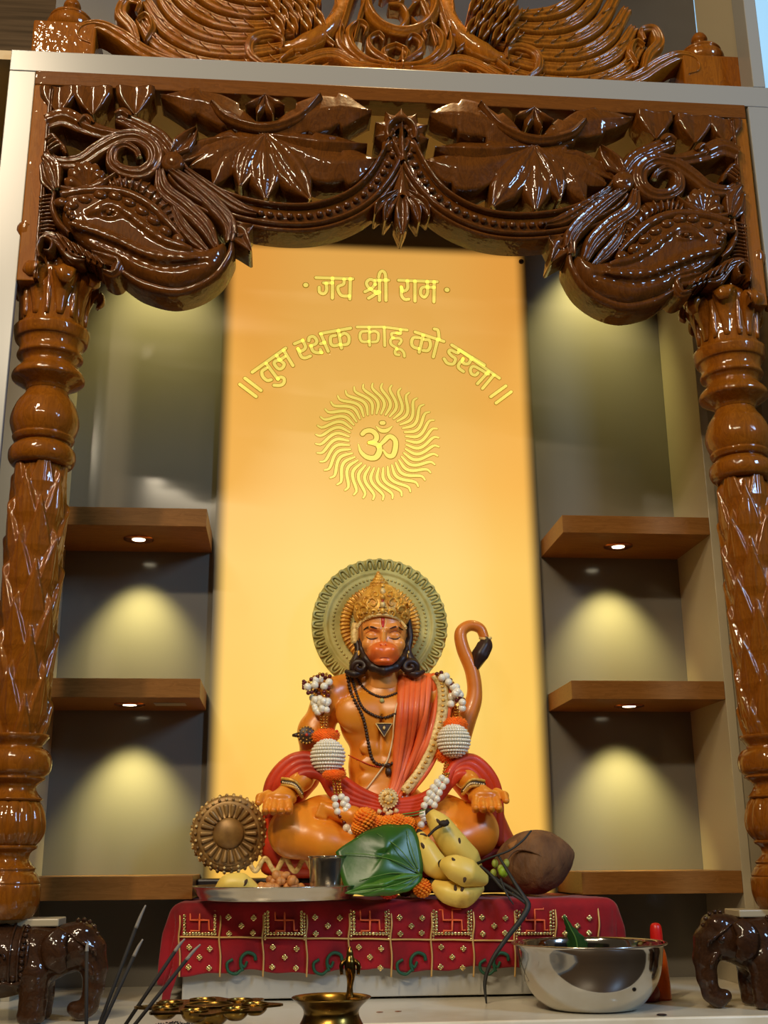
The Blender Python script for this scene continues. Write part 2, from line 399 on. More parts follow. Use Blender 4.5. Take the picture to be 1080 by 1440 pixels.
# shelves with recessed spots
AIN = 0.3555
def downlight(parent, x, y, z, lit=True):
    ring = MB().add(*lathe_geo([(0.030, z+0.0015), (0.030, z-0.0015), (0.024, z-0.003), (0.018, z-0.0022), (0.0132, z-0.0008)], (x, y, 0), 36))
    r = mesh('spotlight_ring', [(v[0], v[1], v[2]) for v in ring.V], ring.F[:-2], M_copper, parent)
    mesh('spotlight_lens', *lathe_geo([(0.013, z-0.0012), (0.013, z-0.0018)], (x, y, 0), 28), M_lens, r)
M_copper = mat('copper_ring', S(170, 96, 50), 0.25, metal=0.9)
M_lens = mat('spot_lens', (1, 0.95, 0.75), 0.4, emit=((1.0, 0.9, 0.62), 6.0))
SPOTC = (1.0, 0.90, 0.36)
levels = [('upper', 0.8923, 0.0367), ('lower', 0.5579, 0.0358), ('bottom', 0.2035, 0.0398)]
for sx, side in ((-1, 'left'), (1, 'right')):
    for nm, z, t in levels:
        a, b = sorted((sx*AIN, sx*(XN-0.0005)))
        sh = thing('wall_shelf', '%s shelf of brown veneer on the %s side%s' % ({'upper': 'topmost', 'lower': 'middle', 'bottom': 'lowest'}[nm], side, '' if nm == 'bottom' else ' with a lit copper-ringed spot below'), 'shelf', ((a+b)/2, -SD/2, z-t), 'veneer shelves in the side niches')
        box('board', a, b, -SD, -0.0005, z-t, z, M_shelf, sh, 0.0008)
        if nm != 'bottom':
            xc = sx*0.497; yc = -0.105
            MS = sh
            downlight(sh, xc, yc, z-t-0.0005)
            spot('shelf_spot', (xc, yc, z-t-0.012), (xc, yc+0.10, z-t-0.25), 11.0, SPOTC, 76, 1.0, 0.012)
    spot('soffit_spot', (sx*0.49, -0.12, 1.645), (sx*0.49, -0.02, 1.38), 20.0, SPOTC, 70, 1.0, 0.015)
# faint white paper label under the middle left shelf
pl = at(240, 993, -0.1)
box('paper_label', pl.x-0.03, pl.x+0.03, -0.13, -0.09, 0.5579-0.0358-0.0012, 0.5579-0.0358-0.0004, M_white, [o for o in bpy.data.objects if o.name.startswith('wall_shelf')][1], 0)
# ---------------------------------------------------------------- back-lit panel with lettering
def panel_mat():
    m = bpy.data.materials.new('backlit_acrylic'); m.use_nodes = True; nt = m.node_tree; N = nt.nodes; L = nt.links
    b = N['Principled BSDF']; b.inputs['Base Color'].default_value = (*S(92, 84, 66), 1); b.inputs['Roughness'].default_value = 0.4
    tc = N.new('ShaderNodeTexCoord'); sp = N.new('ShaderNodeSeparateXYZ'); L.new(tc.outputs['Object'], sp.inputs[0])
    def mr(src, a, c, to0=0, to1=1):
        n = N.new('ShaderNodeMapRange'); n.interpolation_type = 'SMOOTHSTEP'; n.inputs['From Min'].default_value = a; n.inputs['From Max'].default_value = c
        n.inputs['To Min'].default_value = to0; n.inputs['To Max'].default_value = to1; L.new(src, n.inputs['Value']); return n.outputs[0]
    ab = N.new('ShaderNodeMath'); ab.operation = 'ABSOLUTE'; L.new(sp.outputs['X'], ab.inputs[0])
    ex = mr(ab.outputs[0], 0.352, 0.318); ez = mr(sp.outputs['Z'], 1.602, 1.572)
    mu = N.new('ShaderNodeMath'); mu.operation = 'MULTIPLY'; L.new(ex, mu.inputs[0]); L.new(ez, mu.inputs[1])
    cr = N.new('ShaderNodeValToRGB'); e = cr.color_ramp.elements
    zz = mr(sp.outputs['Z'], 0.2, 1.6)
    e[0].position = 0.0; e[0].color = (*S(255, 205, 95), 1); e[1].position = 1.0; e[1].color = (*S(232, 170, 80), 1)
    for p, c in ((0.12, S(255, 214, 104)), (0.42, S(255, 214, 112)), (0.62, S(250, 194, 92)), (0.86, S(240, 182, 88))):
        k = cr.color_ramp.elements.new(p); k.color = (*c, 1)
    L.new(zz, cr.inputs[0])
    # the sides of the diffuser are a little deeper orange than its middle
    cx = mr(ab.outputs[0], 0.32, 0.12); mx = N.new('ShaderNodeMix'); mx.data_type = 'RGBA'; mx.blend_type = 'MULTIPLY'
    mx.inputs['B'].default_value = (*S(255, 240, 220), 1); inv = N.new('ShaderNodeMath'); inv.operation = 'SUBTRACT'; inv.inputs[0].default_value = 1.0
    L.new(cx, inv.inputs[1]); L.new(inv.outputs[0], mx.inputs['Factor']); L.new(cr.outputs[0], mx.inputs['A'])
    L.new(mx.outputs['Result'], b.inputs['Emission Color']); 
    st = N.new('ShaderNodeMath'); st.operation = 'MULTIPLY'; st.inputs[1].default_value = 0.93; L.new(mu.outputs[0], st.inputs[0])
    L.new(st.outputs[0], b.inputs['Emission Strength']); return m
pn = thing('light_panel', 'glowing amber backlit panel with yellow Devanagari lettering and a wavy-rayed sun', 'sign', (0, -0.012, 0.2))
def pmesh(name, V, F, m, parent, **k): return mesh(name, V, F, m, parent, **k)
M_panel = panel_mat()
pb = mesh('diffuser_sheet', *box_geo(-0.350, 0.350, -0.012, -0.0005, 0.15, 1.603, 0), M_panel, None, smooth=False)
pb.parent = pn; pb.matrix_parent_inverse = Matrix.Translation(-pn.location)
M_let = mat('lettering_yellow', S(240, 214, 110), 0.4, emit=(S(250, 224, 104), 0.86))
M_cut = mat('lettering_edge', S(140, 112, 40), 0.5, emit=(S(176, 136, 40), 0.5))
YP = -0.0125
ZS = [(420, 375, 9.818), (530, 375, 9.818), (330, 470, 10.8), (405, 450, 10.8), (495, 450, 12.706), (570, 455, 9.818), (640, 490, 12.0), (430, 525, 5.4)]
def flat_stroke(mb, mb2, P, w, n=None, smooth=True):
    Q = catmull(P, n or max(8, 7*(len(P)-1)+1)) if (smooth and len(P) > 2) else [np.array(p, float) for p in P]
    for M_, ww, yy in ((mb, np.array(w)*1.0, YP-0.0016), (mb2, np.array(w)*1.30+0.0003, YP-0.0006)):
        V = []; F = []; k = len(Q); WW = ww if ww.ndim else [float(ww)]*2
        wr = np.interp(np.linspace(0, 1, k), np.linspace(0, 1, len(WW)), WW)
        # round ends
        a0 = Q[0]-Q[1]; a0 /= np.linalg.norm(a0)+1e-9; a1 = Q[-1]-Q[-2]; a1 /= np.linalg.norm(a1)+1e-9
        for i in range(k):
            t = Q[min(i+1, k-1)]-Q[max(i-1, 0)]; t /= np.linalg.norm(t)+1e-9; nn = np.array([-t[1], t[0]])*wr[i]
            if 0 < i < k-1 and not smooth:
                t0 = Q[i]-Q[i-1]; t0 /= np.linalg.norm(t0); c = max(0.5, abs(np.dot(t0, t))); nn = nn/c
            for q in (Q[i]-nn, Q[i]+nn): V.append((q[0], yy, q[1]))
        for i in range(k-1): F.append((2*i, 2*i+1, 2*i+3, 2*i+2))
        for e, a, wv in ((0, a0, wr[0]), (k-1, a1, wr[-1])):
            nn = np.array([-a[1], a[0]]); c = len(V); V.append((Q[e][0], yy, Q[e][1]))
            for th in np.linspace(-PI/2, PI/2, 7): q = Q[e]+wv*(a*math.cos(th)+nn*math.sin(th)); V.append((q[0], yy, q[1]))
            F += [(c, c+1+i, c+2+i) for i in range(6)]
        n0 = len(V); V2 = [(x, y+0.0012, z) for x, y, z in V]
        M_.add(V, F)
def word(name, z, strokes, w):
    a, b = MB(), MB(); ox, oy, s = ZS[z]
    for st_ in strokes:
        sm = True
        if st_[0] == 'L': sm = False; st_ = st_[1:]
        P = [at(ox+u/s, oy+v/s, YP) for u, v in st_]; P = [(p.x, p.z) for p in P]
        flat_stroke(a, b, P, w, smooth=sm)
    o = b.build('letter_edge', M_cut, pn, smooth=False); a.build(name, M_let, pn, smooth=False)
WL = 0.0037
K = 'L'
word('lettering', 0, [[K, (240, 155), (745, 172)], [K, (467, 160), (465, 440)], [(465, 228), (345, 228)], [(380, 235), (385, 330), (345, 378), (290, 355), (283, 288)],
    [K, (712, 170), (706, 450)], [(628, 180), (618, 245), (545, 280), (552, 350), (600, 405), (700, 410)], ], WL)
word('lettering', 0, [[(1060, 250), (1040, 200), (985, 180), (940, 215), (945, 265), (990, 310), (1080, 375)], [(1050, 250), (1010, 300), (915, 350)], [(1100, 350), (1030, 400), (965, 440)]], WL)
word('lettering', 1, [[K, (-20, 190), (160, 190)], [K, (35, 195), (35, 470)], [K, (-20, 340), (35, 355)], [(25, 150), (40, 90), (75, 65), (110, 95), (122, 190), (125, 470)], [K, (300, 192), (830, 212)], [(420, 200), (420, 310), (355, 345), (350, 310), (335, 285)], [(335, 285), (340, 400), (385, 455), (440, 452)],
    [K, (525, 205), (525, 480)], [K, (790, 212), (786, 490)], [(695, 210), (697, 285), (697, 370), (655, 425), (605, 385), (610, 310), (650, 285), (695, 287), (790, 290)], ], WL)
word('lettering', 2, [[K, (80, 765), (325, 950)], [K, (158, 672), (400, 858)], [K, (268, 580), (775, 215)], [K, (480, 450), (660, 690)], [(480, 520), (415, 570), (430, 650), (495, 705), (555, 695)],
    [(655, 680), (700, 655), (750, 680), (745, 745), (690, 780), (600, 778)], [K, (745, 250), (885, 480)], [(640, 330), (690, 400), (750, 455), (725, 515), (670, 530), (610, 470), (610, 420), (690, 390), (760, 345)]], WL)
word('lettering', 3, [[K, (100, 365), (225, 312)], [(225, 312), (265, 420), (200, 475), (150, 440)], [(150, 440), (200, 555), (260, 580), (340, 550)],
    [(315, 320), (325, 270), (385, 255), (435, 310), (420, 365), (345, 395)], [(345, 395), (380, 475), (440, 500), (510, 500)], [K, (510, 500), (490, 450)], [K, (495, 365), (560, 345)], [K, (490, 210), (950, 128)], [K, (500, 220), (610, 480)],
    [K, (765, 165), (812, 430)], [(720, 240), (650, 260), (650, 360), (700, 395), (795, 375)], [(800, 235), (860, 205), (920, 250), (925, 330), (900, 370), (850, 380)]], WL)
word('lettering', 4, [[K, (90, 130), (550, 128), (985, 185)], [K, (303, 140), (315, 460)], [(260, 205), (165, 220), (140, 300), (165, 375), (220, 395), (300, 385)], [(330, 220), (400, 205), (465, 240), (470, 320), (445, 385), (365, 398)],
    [K, (575, 140), (585, 465)], [(868, 180), (865, 250), (800, 240)], [(830, 238), (720, 240), (705, 275), (740, 325), (850, 335), (880, 380), (840, 440)], [(740, 325), (690, 360), (700, 440), (790, 500), (800, 520)],
    [(800, 520), (770, 560), (780, 615), (840, 628)], [(810, 530), (870, 530), (925, 590), (935, 655)]], WL*0.86)
word('lettering', 5, [[K, (135, 120), (530, 250)], [K, (245, 165), (190, 400)], [(195, 200), (110, 200), (85, 270), (110, 325), (180, 350)], [(265, 225), (330, 235), (345, 310), (310, 375), (245, 375)], [K, (445, 225), (385, 465)],
    [(400, 78), (450, 100), (465, 220)], [K, (640, 300), (1090, 575)], [(740, 370), (720, 410), (625, 370), (600, 400), (640, 450), (690, 490), (660, 560), (580, 550), (535, 490)],
    [(915, 480), (870, 555), (800, 550), (795, 490)], [(795, 490), (735, 570), (740, 620), (800, 665)]], WL)
word('lettering', 6, [[K, (80, 40), (745, 505)], [(560, 440), (330, 310), (260, 350), (275, 430), (340, 455), (385, 415)], [K, (560, 400), (375, 600)], [K, (650, 455), (460, 680)], [K, (855, 635), (600, 820)], [K, (945, 735), (690, 925)]], WL*0.95)
for x, y in ((430, 401.2), (628.5, 408)):
    p = at(x, y, YP); A, B = MB(), MB(); flat_stroke(A, B, [(p.x-0.0003, p.z), (p.x+0.0003, p.z)], 0.0056)
    B.build('letter_edge', M_cut, pn, smooth=False); A.build('dot', M_let, pn, smooth=False)
# sun: forty wavy rays round the Om sign
cs = at(531, 620, YP)
R0, R1 = 43.5*0.001475, 92.5*0.001475
for i in range(40):
    a = 2*PI*i/40+0.03; A, B = MB(), MB(); P = []; Wd = []
    for t in np.linspace(0, 1, 9):
        r = R0+(R1-R0)*t; th = a-0.17*math.sin(t*PI*1.75)*(0.35+0.5*t)+0.10*t
        P.append((cs.x+r*math.cos(th), cs.z+r*math.sin(th)))
    flat_stroke(A, B, P, [0.0022, 0.0036, 0.0036, 0.0034, 0.0020], n=17)
    B.build('ray_edge', M_cut, pn, smooth=False); A.build('sun_ray', M_let, pn, smooth=False)
A, B = MB(), MB(); ox, oy, s = ZS[7]
for P, wd in (([(430, 462), (455, 440), (500, 438), (535, 470), (530, 510), (480, 528)], [0.0048, 0.0052, 0.0055, 0.0052, 0.0035]),
              ([(480, 528), (545, 545), (560, 590), (530, 640), (470, 640), (420, 600), (398, 540)], [0.0035, 0.0058, 0.0062, 0.0055, 0.0042, 0.0014]),
              ([(550, 560), (590, 520), (635, 480), (678, 510), (680, 570), (660, 625), (620, 625), (588, 585)], [0.0030, 0.0050, 0.0052, 0.0056, 0.0052, 0.0020]),
              ([(535, 405), (570, 435), (615, 435), (655, 405)], [0.0015, 0.0046, 0.0046, 0.0015]), ([(575, 378), (590, 378)], [0.0048, 0.0048])):
    P = [at(ox+u/s, oy+v/s, YP) for u, v in P]; flat_stroke(A, B, [(p.x, p.z) for p in P], wd)
B.build('symbol_edge', M_cut, pn, smooth=False); A.build('om_symbol', M_let, pn, smooth=False)
for x, y in ((733, 368), (327, 358)):
    p = at(x, y, -0.013); mesh('screw_cap', *lathe_geo([(0.006, 0), (0.006, 0.003), (0.004, 0.005)], (p.x, -0.012, p.z), 20, 'Y'), mat('dark_screw', S(70, 60, 50), 0.4, metal=0.8), pn)
# ---------------------------------------------------------------- turned and carved columns
YC = -0.48; XC = 0.62
CX = [(375, 138), (400, 139), (420, 134), (440, 128), (462, 126), (470, 128), (484, 124), (487, 119), (497, 116), (506, 118), (510, 112), (516, 108), (522, 112), (530, 119), (537, 120), (541, 114), (548, 100), (553, 96),
      (560, 99), (572, 107), (588, 112), (600, 112), (612, 107), (617, 104), (619, 106), (625, 102), (627, 97), (631, 102), (638, 107), (648, 107), (655, 103), (658, 98)]
# (measured right-hand outline of the left column -> radius about its own axis)
def rz(x, y):
    p = at(x, y, YC); return (abs(p.x+XC)*0.975, p.z)
PROF_TOP = [rz(x, y) for y, x in CX]
SH = [(658, 100), (720, 101), (800, 94), (850, 90), (900, 86), (950, 81), (1000, 77), (1020, 74), (1034, 69)]
PROF_SH = [rz(x, y) for y, x in SH]
BT = [(1034, 71), (1038, 70), (1047, 62), (1052, 61), (1056, 68), (1064, 73), (1075, 74), (1086, 71), (1092, 64), (1095, 65), (1098, 62), (1104, 53), (1112, 52), (1121, 58), (1124, 61), (1127, 58)]
FL = [(1127, 57), (1136, 62), (1148, 65), (1160, 66), (1172, 64), (1182, 58), (1189, 51)]
BB = [(1189, 53), (1193, 52), (1199, 44), (1208, 41), (1216, 46), (1221, 51), (1225, 49), (1230, 53), (1237, 56), (1241, 57), (1243, 56), (1245, 58), (1256, 58), (1270, 56), (1284, 50), (1292, 44)]
def shaft_geo(c, prof, seg=168, nz=360):
    z0, z1 = prof[0][1], prof[-1][1]; zs = np.linspace(z0, z1, nz)
    rs = np.interp(-zs, [-p[1] for p in prof], [p[0] for p in prof]); V = []; F = []
    NL = 5; ph = (z0-z1)/4.1
    for j, z in enumerate(zs):
        for i in range(seg):
            a = 2*PI*i/seg; u = a/(2*PI)*NL; v = (z0-z)/ph
            # two interleaved families of pointed leaves hanging tip-up, overlapping like scales
            best = 0
            for fam in (0, 1):
                uu = (u+0.5*fam) % 1.0-0.5; vv = (v+0.5*fam) % 1.0
                wid = 0.52*min(1, vv*1.02)            # leaf widens below its tip
                e = (wid-abs(uu))/0.09
                if e > 0:
                    e = min(1, e); sm = e*e*(3-2*e)
                    best = max(best, sm*min(1, (1-vv)*6)*(0.16+0.72*(1-vv)**0.9+0.14*math.exp(-(uu/0.035)**2)+0.06*math.exp(-((abs(uu)-wid+0.11)/0.035)**2)))
            r = rs[j]*(0.76+0.225*best)
            V.append((c[0]+r*math.cos(a), c[1]+r*math.sin(a), z))
    for j in range(nz-1):
        for i in range(seg):
            k = (i+1) % seg; F.append((j*seg+i, (j+1)*seg+i, (j+1)*seg+k, j*seg+k))
    return V, np.array(F)
def refine(prof, n=4):
    return [tuple(p) for p in catmull(prof, (len(prof)-1)*n+1)]
def column(sx):
    c = (sx*XC, YC, 0); side = 'left' if sx < 0 else 'right'
    t = thing('carved_column', 'tall varnished carved wooden column on the %s, standing on an elephant' % side, 'column', (sx*XC, YC, PROF_BASE[-1][1]), 'carved columns carrying the arch')
    M_ = M_column
    mesh('capital_bell', *lathe_geo(refine(PROF_TOP[:6], 3), c, 48, disp=lambda a, z, j: 0.84+0.05*abs(math.cos(4*a))), M_, t)
    mesh('turned_neck', *lathe_geo(refine(PROF_TOP[5:18], 4), c, 64), M_, t)
    mesh('turned_pot', *lathe_geo(refine(PROF_TOP[17:], 4), c, 64), M_, t)
    mesh('leaf_carved_shaft', *shaft_geo(c, PROF_SH), M_, t)
    mesh('turned_ring', *lathe_geo(refine(PROF_BASE, 4), c, 64), M_, t)
    mesh('fluted_bulb', *lathe_geo(refine(PROF_FL, 5), c, 112, disp=lambda a, z, j: 0.93+0.07*abs(math.cos(7*a))**0.6), M_, t)
    mesh('turned_base', *lathe_geo(refine(PROF_BB, 4), c, 64), M_, t)
    # acanthus leaves curling out of the capital, one at each diagonal and face
    zt = PROF_TOP[0][1]; zb = PROF_TOP[4][1]; R0 = 0.056
    for k in range(8):
        a = k*PI/4+PI/8+0.0; ca, sa = math.cos(a), math.sin(a)
        big = k % 2 == 0
        P = [(R0*0.96, zb+0.004), (R0*0.98, zb+0.026), (R0*1.02, zb+0.050), (R0*1.16, zb+0.072), (R0*1.36, zb+0.078), (R0*1.46, zb+0.064), (R0*1.36, zb+0.054)]
        if not big: P = [(r*0.97, z+0.012*(i/6)) for i, (r, z) in enumerate(P)]
        Q = [(c[0]+r*ca, c[1]+r*sa, z) for r, z in P]
        up = np.array([ca, sa, 0.0])
        mesh('capital_leaf', *tube_geo(Q, [0.006, 0.009, 0.015, 0.021, 0.019, 0.014, 0.008], 14, 22, flat=0.45, up=up, disp=lambda th, t_: 1+0.16*math.cos(5*th)), M_, t)
        b = a+PI/8; cb, sb = math.cos(b), math.sin(b)
        Q = [(c[0]+r*cb, c[1]+r*sb, z) for r, z in ((R0, zb+0.002), (R0*1.02, zb+0.05), (R0*1.08, zb+0.085))]
        mesh('capital_reed', *tube_geo(Q, [0.004, 0.006, 0.004], 8, 10), M_, t)
    # square block on top that carries the arch
    box('abacus_block', c[0]-0.052, c[0]+0.052, YC-0.05, YC+0.075, zt-0.004, zt+0.05, M_, t, 0.004)
    for k in (-1, 0, 1):
        for q in (0, 1):
            x0 = c[0]+k*0.033
            P = [(x0+(q*2-1)*0.004, YC-0.052, zt-0.01), (x0+(q*2-1)*0.010, YC-0.060, zt+0.015), (x0+(q*2-1)*0.016, YC-0.064, zt+0.035), (x0+(q*2-1)*0.012, YC-0.068, zt+0.045)]
            mesh('capital_leaf', *tube_geo(P, [0.005, 0.011, 0.012, 0.006], 10, 12, flat=0.5, up=np.array([0, 1.0, 0]), disp=lambda th, t_: 1+0.14*math.cos(4*th)), M_, t)
    return t
PROF_BASE = [rz(x, y) for y, x in BT]; PROF_FL = [rz(x, y) for y, x in FL]; PROF_BB = [rz(x, y) for y, x in BB]
column(-1); column(1)
# ---------------------------------------------------------------- carved arch inside the white frame
YA = -0.552
arch = thing('carved_arch', 'dark varnished carved wooden arch with leaves, bead swags and beast heads', 'arch', (0, YA, 1.197))
DB = 0.052                                   # thickness of the board behind the relief
def z3(u, v): p = at(30+u/3.2727, 100+v/3.2727, YA); return (p.x, p.z)
def z4(u, v): p = at(330+u/2.919, 110+v/2.919, YA); return (p.x, p.z)
def pp(x, y): p = at(x, y, YA); return (p.x, p.z)
box('top_rail', -0.6735, 0.6735, YA+0.004, YA+DB, 1.596, 1.6265, M_railh, arch, 0.002)
for s_ in (-1, 1):
    a, b = sorted((s_*0.6735, s_*0.642)); box('side_rail', a, b, YA+0.004, YA+DB, 1.197, 1.5955, M_railv, arch, 0.002)
def both(name, pts, Wd, H=0.012, prof='round', y=0, base=None, m=None, K=11, n=36, **k):
    """one carved strip and its mirror image on the other half"""
    base = DB if base is None else base
    for s_ in (1, -1):
        P = [(s_*x, z) for x, z in pts]
        if s_ == -1: P = P[::-1]; w = Wd[::-1]; h = H[::-1] if hasattr(H, '__len__') else H
        else: w = Wd; h = H
        V, F = strip_geo(P, w, h, YA+y, base, prof, K, n, **k)
        mesh(name, V, F, m or M_carved, arch)
PX = 0.00121
def W_(*a): return [x*PX/2 for x in a]       # widths given in photograph pixels
# lotus petals under the top rail
for i, (cx, w_, ln) in enumerate(((172/1, 56, 36), (327, 60, 38), (525, 58, 40))):
    both('petal', [z3(cx, 72), z3(cx, 130), z3(cx+2, 205 if i else 195)], W_(w_, w_*0.98, w_*0.62, 4), 0.010, 'leaf', y=0.004, K=13)
# big serrated leaves round the first flower centre
C1 = (372.8, 192)
def leaf(tip, mid, w, H=0.014, notch=3, y=0.0, prof='ridge', name='leaf', c=None, **k):
    c = c or C1; both(name, [pp(*c), pp(*mid), pp(*tip)], W_(12, w*1.3, w*1.72, w*1.4, 6), [H*0.5, H, H, H*0.6], prof, y, notch=notch, K=13, n=40, **k)
leaf((226, 136), (300, 152), 34); leaf((522, 158), (455, 160), 42, 0.015); leaf((268, 236), (318, 212), 40, 0.013)
leaf((532, 226), (460, 232), 46, 0.016, 3); leaf((516, 207), (440, 205), 26, 0.020, 2)
leaf((300, 262), (325, 222), 30, 0.012, 2)
for tip, mid, w in (((338, 266), (352, 228), 30), ((374, 284), (372, 240), 34), ((436, 284), (405, 240), 34)):
    leaf(tip, mid, w, 0.020, 0, y=-0.002, ripple=3, prof='round', ra=0.25)
both('crescent', [pp(298, 150), pp(322, 172), pp(372, 184), pp(420, 170), pp(450, 140)], W_(10, 16, 18, 16, 10), 0.018, ripple=2, ra=0.2, y=-0.003, n=50)
for a in (-60, -20, 20, 60):
    r = math.radians(a); both('flower_petal', [pp(373, 140), pp(373+17*math.sin(r), 140+17*math.cos(r)), pp(373+32*math.sin(r), 140+30*math.cos(r))], W_(6, 18, 3), 0.016, 'ridge', y=-0.002, K=7, n=14)
# bead swag: two rails with beads between
SW = [(248, 242), (262, 258), (290, 276), (325, 291), (360, 300), (400, 305), (440, 304), (478, 294), (510, 276), (534, 250), (550, 222), (563, 196)]
def off(P, d):
    Q = catmull(P, 60); out = []
    for i in range(60):
        t = Q[min(i+1, 59)]-Q[max(i-1, 0)]; t = t/np.linalg.norm(t); out.append(tuple(Q[i]+np.array([-t[1], t[0]])*d))
    return out[::3]+[out[-1]]
both('swag_band', [pp(*p) for p in SW], W_(26, 30, 30, 30, 26), 0.006, 'flat', n=80, K=3, y=0.006)
for d in (-13.5, 13.5): both('swag_rail', [pp(*p) for p in off(SW, d)], W_(7, 9, 9, 9, 7), 0.014, 'round', K=7, n=90, ripple=1, ra=0.1)
both('swag_edge', [pp(*p) for p in off(SW, 20)], W_(5, 7, 7, 7, 4), 0.008, 'round', K=5, n=80)
Q = catmull(SW, 400); L_ = np.concatenate([[0], np.cumsum([np.linalg.norm(Q[i+1]-Q[i]) for i in range(399)])])
bead0 = None
for i in range(27):
    d = L_[-1]*(i+0.7)/27.6; q = Q[int(np.searchsorted(L_, d))]; x, z = pp(*q)
    for s_ in (1, -1):
        if bead0 is None:
            bead0 = mesh('bead', *ball_geo((0, 0, 0), 0.0068, 2), M_carved, None); bead0.parent = arch; o = bead0
        else: o = bead0.copy(); COL.objects.link(o)
        o.location = (s_*x, -0.004+0.0, z-arch.location.z)
# centre flower, apex and drop
for k in range(9):
    a = PI/2+(k-4)*2*PI/10.5; c = pp(564, 190); r = 0.052
    V, F = strip_geo([(c[0]+0.012*math.cos(a), c[1]+0.012*math.sin(a)), (c[0]+0.6*r*math.cos(a), c[1]+0.6*r*math.sin(a)), (c[0]+r*math.cos(a), c[1]+r*math.sin(a))], W_(14, 27, 22, 2), [0.006, 0.014, 0.010], YA, DB, 'ridge', 9, 16)
    mesh('flower_petal', V, F, M_carved, arch)
c = pp(564, 192); Pr = [(c[0]+0.027*math.cos(a), c[1]+0.030*math.sin(a)) for a in np.linspace(-0.5, PI+0.5, 24)]
mesh('flower_arch', *strip_geo(Pr, W_(12, 12), 0.022, YA, DB, 'round', 7, 40, 2, 0.2), M_carved, arch)
mesh('apex_wedge', *strip_geo([pp(564, 178), pp(565, 205), pp(566, 232)], W_(3, 12, 16), 0.020, YA, DB, 'ridge', 7, 14), M_carved, arch)
mesh('apex_wedge', *strip_geo([pp(565, 240), pp(565, 258), pp(565, 280)], W_(4, 18, 34), 0.016, YA, DB, 'ridge', 7, 14), M_carved, arch)
for x, y, w in ((527, 304, 15), (541, 313, 16), (565, 333, 22), (589, 315, 16), (603, 306, 15)):
    mesh('drop_petal', *strip_geo([pp(565+(x-565)*0.15, 272), pp(565+(x-565)*0.75, 272+(y-272)*0.5), pp(x, y)], W_(6, w, w, 3), [0.012, 0.018, 0.010], YA, DB-0.008, 'leaf', 9, 18), M_carved, arch)
# rosette boss where the swag hangs
for s_ in (1, -1):
    x, z = pp(244, 234); mesh('rosette_boss', *lathe_geo([(0.021, -DB), (0.021, 0.012), (0.017, 0.020), (0.012, 0.019), (0.010, 0.021), (0.001, 0.023)], (s_*x, YA, z), 32, 'Y'), M_carved, arch)
both('leaf', [z3(700, 400), z3(760, 340), z3(810, 285)], W_(10, 34, 24, 4), 0.020, 'leaf', K=11)
both('leaf', [z3(740, 420), z3(880, 350), z3(1050, 330)], W_(8, 34, 34, 10), 0.010, 'leaf', notch=3, K=11)
# scrolls, upper outer corner
both('scroll', [z3(118, 375), z3(170, 425), z3(270, 425), z3(360, 370), z3(450, 325), z3(540, 320), z3(610, 370), z3(615, 440), z3(560, 485), z3(480, 480), z3(425, 440), z3(430, 380), z3(480, 355), z3(530, 380), z3(545, 410)],
     W_(10, 26, 30, 30, 30, 28, 24, 20, 14, 10), [0.010, 0.018, 0.022, 0.020, 0.016], ripple=3, ra=0.28, n=90, K=15)
both('scroll_leaf', [z3(450, 222), z3(550, 268), z3(640, 320), z3(700, 400)], W_(26, 30, 30, 22), 0.016, ripple=3, ra=0.25, K=13)
both('scroll_leaf', [z3(118, 245), z3(200, 222), z3(290, 262), z3(400, 298), z3(530, 305)], W_(26, 34, 28, 22, 8), 0.016, ripple=2, ra=0.3, K=13)
both('scroll_bud', [z3(440, 225), z3(470, 215), z3(500, 235)], W_(14, 24, 16), 0.024, ripple=2, ra=0.3, n=14)
both('scroll_bud', [z3(270, 265), z3(300, 235), z3(330, 262)], W_(10, 18, 12), 0.022, ripple=2, ra=0.3, n=14)
for k in range(4): both('curl', [z3(118+k*6, 330+k*20), z3(150+k*14, 310+k*18), z3(185+k*10, 370+k*12)], W_(5, 10, 6), 0.014+0.002*k, n=14, K=7)
# shell motif and edge leaf
for k in range(7):
    a = math.radians(165-k*26); both('shell_rib', [z3(300, 545), z3(300+62*math.cos(a), 545-80*math.sin(a)), z3(300+100*math.cos(a), 545-118*math.sin(a))], W_(7, 20, 27, 10), [0.006, 0.016, 0.012], 'round', K=9, n=14)
both('shell_rim', [z3(188, 555), z3(260, 565), z3(350, 545), z3(440, 490)], W_(14, 18, 20, 8), 0.018, ripple=1, ra=0.2)
both('edge_leaf', [z3(105, 400), z3(150, 450), z3(170, 550)], W_(10, 30, 8), 0.014, ripple=3, ra=0.35, n=20)
both('edge_leaf', [z3(100, 440), z3(118, 510), z3(150, 560)], W_(8, 20, 6), 0.016, ripple=2, ra=0.35, n=20)
for k in range(11):
    both('edge_rib', [z3(85, 590+k*17), z3(125, 582+k*17), z3(160, 578+k*18)], W_(3, 5, 3), 0.010, K=5, n=8)
both('border_bead_strip', [z3(140, 80), z3(118, 330), z3(98, 560), z3(66, 960)], W_(6, 6, 6), 0.010, ripple=2, ra=0.5, n=40)
